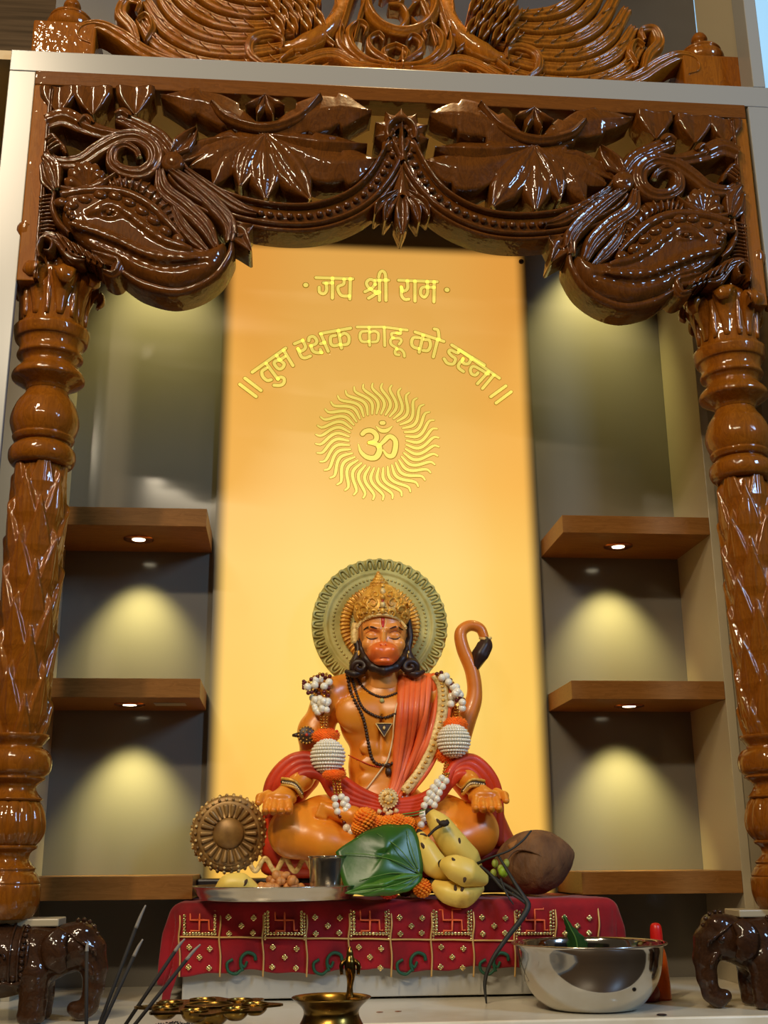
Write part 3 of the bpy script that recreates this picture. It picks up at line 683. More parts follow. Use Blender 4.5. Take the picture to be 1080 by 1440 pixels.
# beast head: continuous bulging body
def inflate(poly, H, y=0.0, base=DB, h=0.0022, w=0.028, name='beast_head', extra=None):
    P = np.array(catmull(poly+[poly[0]], 90)[:-1]); x0, z0 = P.min(0)-0.008; x1, z1 = P.max(0)+0.008
    f = Field((x0, YA+y-H-0.012, z0), (x1, YA+base+0.006, z1), h)
    X = f.ax[0][:, None]; Z = f.ax[2][None, :]
    d = np.full((len(f.ax[0]), len(f.ax[2])), 9.0); ins = np.zeros(d.shape, bool)
    for i in range(len(P)):
        a, b = P[i], P[(i+1) % len(P)]; ab = b-a; t = np.clip(((X-a[0])*ab[0]+(Z-a[1])*ab[1])/(ab@ab+1e-12), 0, 1)
        d = np.minimum(d, np.hypot(X-a[0]-t*ab[0], Z-a[1]-t*ab[1]))
        c_ = ((a[1] > Z) != (b[1] > Z)) & (X < (b[0]-a[0])*(Z-a[1])/(b[1]-a[1]+1e-12)+a[0]); ins ^= c_
    sd = np.where(ins, -d, d); q = np.clip(-sd/w, 0, 1); hgt = H*np.sqrt(1-(1-q)**2)
    Y = f.ax[1][None, :, None]
    f.F = np.maximum(np.maximum(sd[:, None, :], (YA+y-hgt[:, None, :])-Y), Y-(YA+base)).astype(np.float32)
    if extra: extra(f)
    return f
HEAD = [z3(u, v) for u, v in ((185, 585), (260, 568), (380, 566), (500, 590), (600, 650), (680, 735), (740, 800), (850, 830), (935, 800), (945, 870), (890, 950), (800, 1000), (700, 1018), (590, 990), (490, 945), (440, 895), (330, 850), (240, 770), (190, 700))]
def hx(f):
    ex, ez = z3(412, 692); yy = YA-0.024
    f.ell((ex, yy, ez), (0.020, 0.008, 0.010), 0.006, Matrix.Rotation(0.15, 3, 'Y')); f.ell((ex, yy-0.006, ez-0.001), (0.013, 0.006, 0.005), 0.002, mode='sub')
    for P, r in ((((330, 690), (440, 655), (640, 800), (780, 850)), 0.005), (((250, 740), (420, 800), (600, 880), (800, 900)), 0.006)):
        Q = catmull([z3(*p) for p in P], 14); f.chain([(q[0], YA-0.026, q[1]) for q in Q], [r]*14, 0.008)
    Q = catmull([z3(*p) for p in ((300, 790), (450, 850), (640, 930), (850, 910))], 14); f.chain([(q[0], YA-0.026, q[1]) for q in Q], [0.0045]*14, 0.006, 'sub')
fh = inflate(HEAD, 0.026, extra=hx)
oL = fh.mesh('beast_head', M_carved, arch)
me2 = oL.data.copy(); co = np.empty(len(me2.vertices)*3); me2.vertices.foreach_get('co', co); co = co.reshape(-1, 3); co[:, 0] *= -1; me2.vertices.foreach_set('co', co.ravel()); me2.flip_normals()
oR = bpy.data.objects.new('beast_head', me2); COL.objects.link(oR); oR.parent = arch
for s_ in (1, -1):
    x, z = z3(412, 692); mesh('eye', *ball_geo((s_*x, YA-0.030, z), 0.0048, 2), M_carved, arch)
# scalloped brow
sc = catmull([(195, 640), (250, 655), (320, 620), (400, 605), (470, 625), (540, 665), (600, 710), (660, 765), (730, 810)], 10)
for i, q in enumerate(sc):
    x, z = z3(*q)
    for s_ in (1, -1): mesh('brow_scallop', *ball_geo((s_*x, YA-0.024, z), 0.0115, 2, (1.15, 0.75, 0.85), Matrix.Rotation(s_*(-0.1+0.09*i), 3, 'Y')), M_carved, arch)
both('brow_band', [z3(190, 600), z3(330, 578), z3(470, 585), z3(590, 640), z3(680, 725), z3(745, 800)], W_(20, 22, 22, 20, 8), 0.028, n=50)
# ribbed mane
both('mane_band', [z3(400, 535), z3(480, 515), z3(570, 545), z3(650, 620), z3(700, 710), z3(745, 800)], W_(14, 24, 24, 20, 8), 0.010, n=40)
mn = catmull([(415, 535), (480, 518), (565, 545), (645, 620), (695, 700), (725, 760)], 15)
for i in range(15):
    q = mn[i]; t = mn[min(i+1, 14)]-mn[max(i-1, 0)]; t /= np.linalg.norm(t); nn = np.array([-t[1], t[0]])*(36-0.9*i)
    both('mane_rib', [z3(*(q-nn)), z3(*q), z3(*(q+nn))], W_(4, 7.5, 5), [0.012, 0.018, 0.014], K=5, n=8)
# feathers sweeping down the neck from the rosette
for P, w in ((((640, 470), (660, 560), (760, 640), (850, 730), (900, 830)), (14, 30, 32, 28, 12)), (((690, 470), (800, 550), (900, 640), (960, 720), (960, 800)), (14, 26, 30, 26, 14)), (((760, 470), (880, 560), (1000, 640), (1085, 672)), (10, 20, 22, 8)),
             (((700, 640), (740, 720), (800, 790), (860, 850)), (10, 22, 22, 10)), (((860, 600), (950, 690), (985, 770)), (8, 22, 6))):
    both('neck_feather', [z3(*p) for p in P], W_(*w), 0.020, ripple=3, ra=0.3, n=44, K=15)
both('jaw_rim', [z3(455, 925), z3(560, 985), z3(690, 1018), z3(800, 1000), z3(900, 940), z3(960, 850), z3(968, 800)], W_(8, 16, 18, 16, 14, 12, 8), 0.012, n=50)
both('jaw_leaf', [z3(960, 740), z3(1000, 760), z3(1058, 838)], W_(14, 34, 3), 0.012, 'leaf', n=16)
both('jaw_leaf', [z3(985, 760), z3(1030, 735), z3(1066, 720)], W_(14, 24, 3), 0.010, 'leaf', n=16)
both('lip_scroll', [z3(330, 850), z3(400, 870), z3(450, 890), z3(430, 945), z3(380, 935)], W_(12, 26, 24, 16, 8), 0.020, ripple=2, ra=0.25)
both('lip_scroll', [z3(160, 580), z3(152, 650), z3(180, 720), z3(230, 770)], W_(8, 12, 12, 8), 0.022, n=24)
for k in range(7):
    both('tusk_tooth', [z3(165+k*34, 770+k*19), z3(190+k*30, 800+k*16), z3(215+k*28, 840+k*12)], W_(8, 15, 9), 0.022+0.002*(k % 2), n=10, ripple=2, ra=0.3)
both('lip_scroll', [z3(95, 800), z3(130, 775), z3(190, 800), z3(240, 860), z3(300, 880)], W_(10, 18, 24, 22, 8), 0.018, ripple=3, ra=0.3)
both('corner_curl', [z3(95, 880), z3(85, 830), z3(110, 790), z3(150, 810), z3(140, 850), z3(115, 850)], W_(8, 12, 12, 10, 6), 0.024, n=30, ripple=1, ra=0.2)
for s_ in (1, -1):
    for k in range(3):
        x, z = z3(225, 672+k*18); mesh('cheek_knob', *ball_geo((s_*(x+0.004*k), YA-0.024, z), 0.008-0.001*k, 2), M_carved, arch)
# ---------------------------------------------------------------- carved crest standing on the crossbar
YK = -0.47
M_crest = wood('golden_carved_teak', S(104, 56, 8), S(150, 90, 18), S(80, 40, 6), 0.45, 0.85, (3, 3, 0.8), 10, 0.3)
cr_ = thing('carved_crest', 'golden-brown carved peacock crest above the crossbar, Om ring in its middle', 'crest', (0, YK, 1.6725))
KD = 0.035
def k2(x, y): p = at(x, y, YK-0.01); return (p.x, max(p.z, 1.674))
def cb(name, pts, Wd, H=0.012, prof='round', y=0, K=11, n=36, base=KD, **k):
    for s_ in (1, -1):
        P = [(s_*x, z) for x, z in pts]
        w, h = (Wd, H) if s_ == 1 else (Wd[::-1], (H[::-1] if hasattr(H, '__len__') else H)); P = P if s_ == 1 else P[::-1]
        V, F = strip_geo(P, w, h, YK+y, base, prof, K, n, **k); V = [(a, b, max(c, 1.673)) for a, b, c in V]; mesh(name, V, F, M_crest, cr_)
# peacock: trailing tail, body with scale feathers, neck, foot
for P in (((425, 74), (350, 90), (280, 86), (225, 62), (196, 25)), ((420, 60), (350, 71), (285, 66), (235, 40), (206, 0)), ((415, 45), (350, 53), (290, 46), (245, 18), (216, -26)),
          ((410, 31), (350, 35), (300, 26), (258, -2), (230, -48)), ((400, 15), (350, 16), (305, 4), (270, -26), (246, -70)), ((395, 0), (350, -4), (312, -18), (285, -46), (262, -90))):
    cb('tail_feather', [k2(*p) for p in P], W_(16, 25, 27, 27, 20), 0.014, ripple=3, ra=0.35, n=50, K=17, base=KD-0.004)
    for t_ in range(7):
        q_ = catmull(P, 60)[8+t_*7]; cb('feather_barb', [k2(q_[0]-6, q_[1]-7), k2(q_[0], q_[1]), k2(q_[0]+8, q_[1]+5)], W_(2, 4, 2), 0.017, n=6, K=5, base=0.01)
cb('peacock_body', [k2(392, 70), k2(430, 62), k2(466, 38), k2(482, 0), k2(486, -50)], W_(14, 40, 34, 26, 20), [0.016, 0.030, 0.030, 0.024, 0.020], n=40)
for r in range(4):
    for c_ in range(4-(r % 2)):
        x, y = 392+c_*19+(r % 2)*9-r*3, 46-r*17-c_*3
        cb('wing_scale', [k2(x-8, y-14), k2(x, y-4), k2(x+6, y+8)], W_(12, 18, 8), 0.034-0.002*r, 'leaf', n=12, K=9)
cb('peacock_leg', [k2(412, 74), k2(398, 84), k2(392, 92)], W_(12, 9, 7), 0.024, n=14)
for dx in (-12, -3, 6): cb('claw', [k2(392, 91), k2(392+dx*0.6, 93), k2(392+dx, 97)], W_(5, 6, 3), 0.024, n=10, K=7)
cb('thigh_curl', [k2(372, 96), k2(352, 78), k2(354, 58), k2(376, 50), k2(396, 56), k2(398, 70)], W_(8, 16, 18, 16, 10, 6), 0.026, ripple=3, ra=0.3, n=36)
# long acanthus along the foot
cb('acanthus', [k2(128, 66), k2(112, 58), k2(116, 42), k2(140, 38), k2(170, 52), k2(205, 76), k2(250, 92), k2(310, 98), k2(370, 100)], W_(6, 14, 18, 24, 30, 30, 24, 18, 8), 0.024, ripple=3, ra=0.3, n=80, K=17)
cb('acanthus', [k2(196, 70), k2(186, 40), k2(170, 20), k2(178, 2), k2(196, 6), k2(192, 20)], W_(8, 20, 24, 18, 12, 6), 0.022, ripple=3, ra=0.3, n=50, K=13)
cb('acanthus', [k2(205, 60), k2(214, 40), k2(206, 24), k2(194, 30)], W_(6, 14, 12, 6), 0.026, ripple=2, ra=0.3, n=30)
cb('acanthus', [k2(340, 96), k2(400, 98), k2(440, 82), k2(470, 78), k2(500, 92), k2(536, 98)], W_(8, 18, 20, 22, 20, 8), 0.026, ripple=3, ra=0.3, n=60, K=15)
for k in range(8): cb('acanthus_tooth', [k2(300+k*20, 108), k2(306+k*20, 100), k2(322+k*20, 92)], W_(6, 12, 4), 0.020, ripple=1, ra=0.3, n=10, K=7)
# scrolls and sprays round the middle ring
for P, w in ((((560, 96), (520, 88), (496, 70), (490, 48), (504, 34), (516, 40), (512, 52)), (10, 16, 18, 16, 12, 8, 5)), (((556, 92), (540, 84), (522, 70), (520, 56), (532, 50), (540, 58)), (6, 10, 12, 10, 8, 4)), (((505, 90), (478, 60), (486, 20), (500, -20), (520, -60)), (6, 14, 14, 12, 5)),
             (((498, 60), (508, 20), (520, -10), (530, -40)), (4, 10, 10, 4)), (((484, 50), (474, 10), (480, -40)), (4, 10, 5)), (((470, 66), (458, 52), (462, 30), (474, 20)), (5, 12, 10, 4)), (((548, 96), (540, 74), (556, 66)), (8, 12, 6))):
    cb('scroll', [k2(*p) for p in P], W_(*w), 0.026, ripple=2, ra=0.3, n=44)
c = k2(564, 2); Pr = [(c[0]+0.070*math.cos(a), c[1]+0.076*math.sin(a)) for a in np.linspace(-PI*1.02, 0.06, 48)]
mesh('om_ring', *strip_geo(Pr, W_(18, 22, 18), 0.030, YK, KD, 'round', 13, 60, 2, 0.2), M_crest, cr_)
Pr = [(c[0]+0.070*math.cos(a), c[1]+0.076*math.sin(a)) for a in np.linspace(0.05, PI*0.99, 40)]
mesh('om_ring', *strip_geo(Pr, W_(18, 22, 18), 0.030, YK, KD, 'round', 13, 50, 2, 0.2), M_crest, cr_)
for P, w in ((((536, -6), (548, -16), (564, -12), (562, 4), (546, 8)), (8, 11, 12, 10, 6)), (((546, 8), (566, 10), (572, 28), (556, 44), (536, 38), (528, 20)), (6, 12, 14, 13, 10, 3)), (((572, 18), (586, 4), (600, 8), (600, 26), (588, 34), (578, 26)), (5, 10, 12, 11, 8, 4))):
    mesh('om_symbol', *strip_geo([k2(*p) for p in P], W_(*w), 0.022, YK+0.004, 0.018, 'round', 9, 36), M_crest, cr_)
mesh('crest_bud', *strip_geo([k2(565, 76), k2(565, 86), k2(566, 99)], W_(4, 14, 6), 0.032, YK, KD, 'ridge', 7, 12), M_crest, cr_)
# end posts with turned finials
for s_ in (-1, 1):
    zt = at(88, 29, -0.49).z; xa, xb = at(44, 60, -0.49).x, at(134, 60, -0.49).x; xm = s_*abs(xa+xb)/2; hw = (xb-xa)/2
    t = box('end_post', xm-hw, xm+hw, -0.49, -0.39, 1.6728, zt, M_column, cr_, 0.004)
    pr = [(0.030, 0), (0.040, 0.004), (0.046, 0.014), (0.046, 0.026), (0.040, 0.034), (0.042, 0.037), (0.040, 0.042), (0.030, 0.050), (0.018, 0.056), (0.012, 0.060), (0.012, 0.066), (0.017, 0.074), (0.012, 0.086), (0.002, 0.094)]
    mesh('finial', *lathe_geo(refine([(r, zt+z) for r, z in pr], 3), (xm, -0.44, 0), 48), M_column, t)
# ---------------------------------------------------------------- painted statue of the seated monkey-faced deity
YS = -0.12; U = 0.00139
def q(x, y, dy=0.0):
    p = at(x, y, YS+dy); return (p.x, p.y, p.z)
def vadd(p, d): return (p[0]+d[0], p[1]+d[1], p[2]+d[2])
M_skin = mat('painted_skin', S(226, 130, 44), 0.36, coat=0.25, sss=0.05, vcol=True, noise=(9.0, 0.5, 0.9), col2=S(196, 92, 26), coat_rough=0.25)
M_face = mat('painted_face', S(226, 126, 60), 0.38, coat=0.2, vcol=True, coat_rough=0.25)
M_red = mat('painted_red_cloth', S(214, 62, 20), 0.5, coat=0.1, noise=(14, 0.45, 0.8), col2=S(150, 28, 16))
M_orange = mat('painted_orange_sash', S(240, 106, 40), 0.5, coat=0.1, noise=(12, 0.45, 0.8), col2=S(198, 58, 24))
M_gold = mat('painted_gold', S(232, 176, 70), 0.38, metal=0.25, noise=(60, 0.4, 0.75), col2=S(170, 104, 28), bump=(160, 0.6, 0.002))
M_goldpale = mat('pale_gold_trim', S(232, 200, 128), 0.45, metal=0.15, noise=(160, 0.45, 0.7), col2=S(190, 144, 70), bump=(220, 0.5, 0.0015))
M_halo = mat('sage_green_halo', S(196, 186, 112), 0.5, metal=0.05, noise=(30, 0.4, 0.8), col2=S(150, 142, 74))
M_hair = mat('dark_brown_hair', S(52, 26, 16), 0.45, noise=(60, 0.4, 0.7), col2=S(28, 14, 10))
M_beadd = mat('rudraksha_bead', S(66, 40, 20), 0.45)
M_tail = mat('tail_brown', S(214, 122, 36), 0.4, coat=0.2, noise=(10, 0.4, 0.8), col2=S(172, 84, 22))
M_thread = mat('cream_thread', S(236, 206, 150), 0.6)
st = thing('deity_statue', 'painted orange statue of a seated monkey-faced deity with green halo and raised tail', 'statue', q(538, 1230))
# base slab and its gold scalloped edge
bx0, bx1 = q(276, 1240)[0], q(745, 1240)[0]; zb0 = 0.1665
box('base_slab', bx0, bx1, -0.118, -0.03, zb0, zb0+0.030, M_dark, st, 0.004)
# body field
def SC_(f): return f
f = Field((q(352, 900)[0]-0.01, -0.30, 0.188), (q(722, 900)[0]+0.012, -0.03, q(500, 925)[2]), 0.0026)
f.ell(q(537, 1012, -0.005), (60*U, 0.044, 56*U), 0.010)
f.ell(q(535, 1078, 0.0), (45*U, 0.038, 55*U), 0.014)
f.ell(q(535, 1125, 0.0), (56*U, 0.046, 36*U), 0.014)
for sx in (-1, 1):
    f.ell(q(536+sx*33, 1003, -0.034), (31*U, 0.020, 26*U), 0.010)
    f.ell(q(537+sx*72, 978, 0.0), (25*U, 0.031, 25*U), 0.012)
    f.cap(q(538, 952, 0.004), q(538+sx*55, 966, 0.0), 19*U, 18*U, 0.012)
    for k in range(3): f.ell(q(535+sx*15, 1052+k*22, -0.036+0.002*k), (15*U, 0.006, 10*U), 0.006)
f.cap(q(538, 968, -0.002), q(538, 930, -0.012), 26*U, 23*U, 0.010)
f.ell(q(537, 1035, -0.045), (4*U, 0.010, 30*U), 0.006, mode='sub')
# arms
f.chain([q(463, 978, 0), q(446, 1030, 0.008), q(436, 1078, 0.006)], [23*U, 22*U, 17*U], 0.010)
f.chain([q(436, 1080, 0.004), q(424, 1095, -0.030), q(408, 1112, -0.060)], [17*U, 16*U, 12*U], 0.008)
f.chain([q(614, 980, 0), q(632, 1030, 0.008), q(645, 1074, 0.006)], [23*U, 21*U, 17*U], 0.010)
f.chain([q(645, 1076, 0.004), q(655, 1092, -0.030), q(668, 1110, -0.060)], [17*U, 16*U, 12*U], 0.008)
f.ell(q(440, 1030, 0.002), (22*U, 0.030, 26*U), 0.010); f.ell(q(636, 1030, 0.002), (22*U, 0.030, 26*U), 0.010)
# folded legs: thighs out to the knees, shins back to the middle, feet on the thighs
f.chain([q(505, 1150, 0.0), q(455, 1160, -0.015), q(415, 1168, -0.035)], [34*U, 38*U, 34*U], 0.012)
f.chain([q(412, 1172, -0.040), q(455, 1186, -0.070), q(520, 1196, -0.080)], [32*U, 25*U, 17*U], 0.012)
f.chain([q(570, 1150, 0.0), q(622, 1158, -0.015), q(664, 1166, -0.035)], [34*U, 38*U, 34*U], 0.012)
f.chain([q(667, 1172, -0.040), q(625, 1186, -0.070), q(560, 1196, -0.080)], [32*U, 25*U, 17*U], 0.012)
f.chain([q(530, 1160, -0.075), q(495, 1148, -0.078), q(462, 1138, -0.070)], [13*U, 13*U, 9*U], 0.006)
for k in range(4): f.cap(q(462-k*2, 1134+k*5, -0.072), q(452-k*2, 1131+k*5, -0.076), 4.5*U, 3.6*U, 0.002)
# hands: open palms resting on the knees, five fingers each
def hand(sx, cx, cy):
    P = lambda x, y, d: q(cx+sx*x, cy+y, d)
    f.ell(P(3, 0, -0.078), (22*U, 0.022, 9*U), 0.006, Matrix.Rotation(-0.35, 3, 'X'))
    f.cap(P(16, -14, -0.060), P(6, -3, -0.075), 12*U, 13*U, 0.008)
    for k in range(4):
        x = -15+k*10.5; ln = (0.030, 0.036, 0.034, 0.026)[k]
        f.chain([P(x*0.9, 3, -0.090), P(x*1.0-1, 11, -0.090-ln*0.5), P(x*1.05-2, 17, -0.090-ln*0.85), P(x*1.05-2, 15, -0.090-ln*1.1)], [5.6*U, 5.4*U, 4.9*U, 4.2*U], 0.0022)
    f.chain([P(-14, -6, -0.072), P(-25, -2, -0.088), P(-28, 5, -0.102)], [7*U, 5.8*U, 4.6*U], 0.004)
hand(1, 391, 1124); hand(-1, 684, 1121)
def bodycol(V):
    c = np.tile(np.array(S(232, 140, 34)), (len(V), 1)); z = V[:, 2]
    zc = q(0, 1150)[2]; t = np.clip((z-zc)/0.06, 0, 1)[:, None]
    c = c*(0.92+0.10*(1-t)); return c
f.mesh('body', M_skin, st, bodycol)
def front(x, y, off_=0.0, dflt=-0.045):
    p = q(x, y); Y = f.front(p[0], p[2]); Y = YS+dflt if Y is None else Y
    return (p[0], Y-off_, p[2])
# the sight line tilts upward, so re-aim points lifted off the plane YS towards the viewer
def fr2(x, y, off_=0.0):
    Y = YS-0.04
    for _ in range(4):
        p = at(x, y, Y); Yn = f.front(p.x, p.z); Y = Yn if Yn is not None else YS-0.03
    p = at(x, y, Y-off_); return (p.x, Y-off_, p.z)
# tail with tuft
tl = mesh('tail', *tube_geo([q(640, 1060, 0.03), q(655, 1015, 0.03), q(667, 980, 0.03), q(664, 945, 0.03), q(651, 912, 0.03), q(648, 890, 0.03), q(660, 880, 0.03), q(675, 884, 0.03), q(682, 899, 0.03)], [16*U, 14*U, 11*U, 10.5*U, 9.5*U, 8.5*U, 8*U, 7*U], 18, 70), M_tail, st)
mesh('tail_tuft', *tube_geo([q(683, 897, 0.028), q(682, 908, 0.026), q(675, 922, 0.024), q(670, 935, 0.024), q(667, 950, 0.024)], [6*U, 11*U, 12*U, 7*U, 1*U], 16, 26, disp=lambda th, t_: 1+0.12*math.cos(5*th+5*t_)), M_hair, tl)
mesh('tail_ring', *tube_geo([q(675, 897, 0.028), q(682, 899, 0.02), q(690, 897, 0.028)], [2.6*U, 2.6*U], 8, 14), M_goldpale, tl)
# halo disc with petals, rings and the gold sunburst
hc = q(534, 879, 0.055); HY = hc[1]; U0 = U; U = 0.00146
hd = mesh('halo_disc', *lathe_geo([(0.090*1.0, -0.012), (94.5*U, -0.010), (96*U, -0.004), (95.5*U, 0.001), (80*U, 0.003), (77*U, 0.006), (75*U, 0.007), (73*U, 0.004), (71*U, 0.003), (69*U, 0.004), (60*U, 0.003), (57*U, 0.002), (20*U, 0.002), (0.001, 0.002)], hc, 120, 'Y'), M_halo, st)
for i in range(40):
    a = 2*PI*i/40; ca, sa = math.cos(a), math.sin(a); wv = PI*88*U/40*0.80; V = []
    P = []
    for t in np.linspace(-1, 1, 9):
        r = (80+14.5*(1-abs(t)**5))*U if abs(t) < 0.999 else 80*U; s = t*wv
        P.append((hc[0]+r*ca-s*sa, HY-0.004, hc[2]+r*sa+s*ca))
    mesh('halo_petal', *tube_geo(P, [0.0020, 0.0030, 0.0030, 0.0020], 6), M_halo, hd)
    mesh('halo_petal', *tube_geo([(hc[0]+r*U*ca, HY-0.003, hc[2]+r*U*sa) for r in (81, 86, 91)], [0.0022, 0.0036, 0.0026], 6, 6), M_halo, hd)
for i in range(72):
    a = 2*PI*i/72; mesh('halo_bead', *ball_geo((hc[0]+66*U*math.cos(a), HY-0.004, hc[2]+66*U*math.sin(a)), 0.0028, 1), M_halo, hd)
gd = mesh('sunburst_ring', *lathe_geo([(56*U, -0.002), (56*U, 0.004), (54*U, 0.006), (45*U, 0.006), (43*U, 0.004), (43*U, -0.002)], (hc[0], HY-0.003, hc[2]), 96, 'Y'), M_gold, st)
gd.data.polygons
for i in range(60):
    a = 2*PI*i/60; ca, sa = math.cos(a), math.sin(a)
    mesh('sunburst_ray', *tube_geo([(hc[0]+r*U*ca-s*U*sa, HY-0.010, hc[2]+r*U*sa+s*U*ca) for r, s in ((42, 0), (50, 0.6), (57, 1.6))], [0.0016, 0.0028, 0.0020], 6, 5), M_gold, gd)
U = U0
# ---- head (finer field)
hf = Field((q(488, 900)[0], -0.225, q(500, 972)[2]), (q(590, 900)[0], -0.06, q(500, 835)[2]), 0.00125)
HD = -0.022
def h(x, y, d=0.0): return q(x, y, HD+d)
hf.ell(h(538, 890, 0.0), (34*U, 0.046, 42*U), 0.008)
hf.ell(h(539, 918, -0.012), (28*U, 0.036, 27*U), 0.010)            # jaw
hf.ell(h(538, 872, -0.020), (28*U, 0.026, 20*U), 0.010)            # forehead
hf.cap(h(522, 882, -0.043), h(533, 884, -0.046), 3.6*U, 3.6*U, 0.007); hf.cap(h(545, 884, -0.046), h(557, 882, -0.043), 3.6*U, 3.6*U, 0.007)
for x in (523, 555): hf.ell(h(x, 894, -0.052), (9*U, 0.009, 6*U), 0.006, mode='sub')
for x in (523.5, 554.5): hf.ell(h(x, 894, -0.036), (8.8*U, 0.0085, 6.2*U), 0.002)
for x in (518, 561): hf.ell(h(x, 906, -0.030), (9*U, 0.014, 9*U), 0.008)   # cheeks
hf.chain([h(539, 884, -0.043), h(539, 896, -0.050), h(539, 905, -0.058)], [3*U, 3.4*U, 4.6*U], 0.005)  # nose bridge
hf.ell(h(539, 907, -0.058), (7.5*U, 0.009, 4.6*U), 0.004)
hf.ell(h(539.5, 920, -0.042), (22.5*U, 0.030, 16*U), 0.004)        # muzzle
for x in (530, 549): hf.ell(h(x, 916, -0.052), (11*U, 0.022, 10*U), 0.006)
for x in (535.5, 543): hf.ell(h(x, 907.5, -0.067), (1.7*U, 0.003, 1.3*U), 0.001, mode='sub')
hf.chain([h(527, 929, -0.071), h(534, 925.5, -0.076), h(540, 924.5, -0.078), h(546, 925.5, -0.076), h(553, 929, -0.071)], [0.7*U, 1.0*U, 1.1*U, 1.0*U, 0.7*U], 0.0018, 'sub')
hf.ell(h(540, 931, -0.050), (14*U, 0.019, 5*U), 0.004)             # lower lip
for sx, x in ((-1, 504), (1, 573)): hf.ell(h(x, 902, 0.006), (4.6*U, 0.010, 11*U), 0.003)   # ears
hf.cap(q(538, 962, -0.010), h(538, 930, 0.005), 24*U, 22*U, 0.008)
def facecol(V):
    base = np.tile(np.array(S(234, 150, 66)), (len(V), 1))
    c = np.array(h(539.5, 920, -0.045)); d = np.sqrt(((V[:, 0]-c[0])/(24*U))**2+((V[:, 2]-c[2])/(17*U))**2)
    m = np.clip((1.08-d)/0.16, 0, 1)*(V[:, 1] < YS+HD-0.028); base = base*(1-m[:, None])+np.array(S(236, 112, 40))*m[:, None]
    for x in (523.5, 554.5):
        e = np.array(h(x, 893)); dd = np.hypot((V[:, 0]-e[0])/(12*U), (V[:, 2]-e[2])/(7*U)); mm = np.clip(1.2-dd, 0, 1)[:, None]*0.45
        base = base*(1-mm)+np.array(S(214, 96, 36))*mm
    for x in (538.5,):
        e = np.array(h(x, 878)); dd = np.hypot((V[:, 0]-e[0])/(22*U), (V[:, 2]-e[2])/(12*U)); mm = np.clip(1.0-dd, 0, 1)[:, None]*0.4
        base = base*(1-mm)+np.array(S(226, 150, 86))*mm
    return base
hm = hf.mesh('head', M_face, st, facecol)
def hfr(x, y, off_=0.0004):
    Y = YS-0.06
    for _ in range(4):
        p = at(x, y, Y); Yn = hf.front(p.x, p.z); Y = Yn if Yn is not None else YS-0.05
    p = at(x, y, Y-off_); return (p.x, Y-off_, p.z)
M_line = mat('painted_dark_line', S(48, 22, 12), 0.5); M_lip = mat('painted_lip_line', S(150, 46, 16), 0.5); M_tk = mat('painted_tilak', S(196, 30, 18), 0.5); M_tkl = mat('tilak_pale_line', S(240, 200, 140), 0.5)
# features follow the surface; the view plane mapping h() keeps them over their relief
def hq(x, y, d=0.0004):
    return hfr(x, y, d)
for P in (((511, 886), (516, 882.5), (523, 881.5), (530, 884)), ((548, 884), (555, 881.5), (561, 882.5), (567, 886))):
    mesh('eyebrow', *tube_geo([hq(*p, 0.0012) for p in P], [0.0006, 0.0016, 0.0017, 0.0009], 6, 12), M_line, hm)
for P in (((515, 895.5), (519, 898), (524, 898.6), (531, 896.5)), ((547, 896.5), (554, 898.6), (559, 898), (563, 895.5))):
    mesh('eyelid_line', *tube_geo([hq(*p, 0.0009) for p in P], [0.0005, 0.0011, 0.0011, 0.0005], 6, 12), M_line, hm)
for P in (((514, 890.5), (519, 888), (524, 887.6), (531, 890)), ((547, 890), (554, 887.6), (559, 888), (564, 890.5))):
    mesh('eyelid_crease', *tube_geo([hq(*p, 0.0001) for p in P], [0.0003, 0.0006, 0.0006, 0.0003], 6, 12), M_lip, hm)
mesh('mouth_line', *tube_geo([hq(*p, -0.0002) for p in ((527, 929), (534, 925.5), (540, 924.6), (546, 925.5), (553, 929))], [0.0004, 0.0009, 0.0004], 6, 16), M_lip, hm)
for x in (535.5, 543): mesh('nostril', *ball_geo(hq(x, 908, 0.0), 0.0013, 1, (1.3, 0.6, 0.8)), M_lip, hm)
mesh('tilak_mark', *tube_geo([hq(538.5, y, 0.0002) for y in (869, 873, 878, 882)], [0.0030, 0.0034, 0.0030, 0.0018], 8, 10, flat=0.25, up=np.array([0, 1.0, 0])), M_tk, hm)
for dx in (-4.2, 4.2): mesh('tilak_mark', *tube_geo([hq(538.5+dx*(1-max(0, y-876)/12), y, 0.0003) for y in (868, 872, 876, 884)], [0.0007, 0.0007], 6, 10), M_tkl, hm)
mesh('tilak_dot', *ball_geo(hq(538.5, 872, 0.001), 0.0011, 1), M_tkl, hm)
mesh('tilak_mark', *tube_geo([hq(539, y, 0.0002) for y in (883, 889, 896, 903)], [0.0010, 0.0014, 0.0008], 6, 10), mat('nose_stripe', S(236, 168, 80), 0.5), hm)
# beard round the jaw
bf = Field((q(492, 900)[0], -0.215, q(500, 965)[2]), (q(588, 900)[0], -0.09, q(500, 890)[2]), 0.0016)
bp = [h(506, 898, -0.002), h(508, 912, -0.012), h(514, 926, -0.024), h(524, 938, -0.036), h(540, 943, -0.042), h(556, 938, -0.036), h(566, 926, -0.024), h(571, 912, -0.012), h(572, 898, -0.002)]
bf.chain(bp, [2.2*U, 3.6*U, 5*U, 6.2*U, 6.8*U, 6.2*U, 5*U, 3.6*U, 2.2*U], 0.005)
bf.mesh('beard', M_hair, hm)
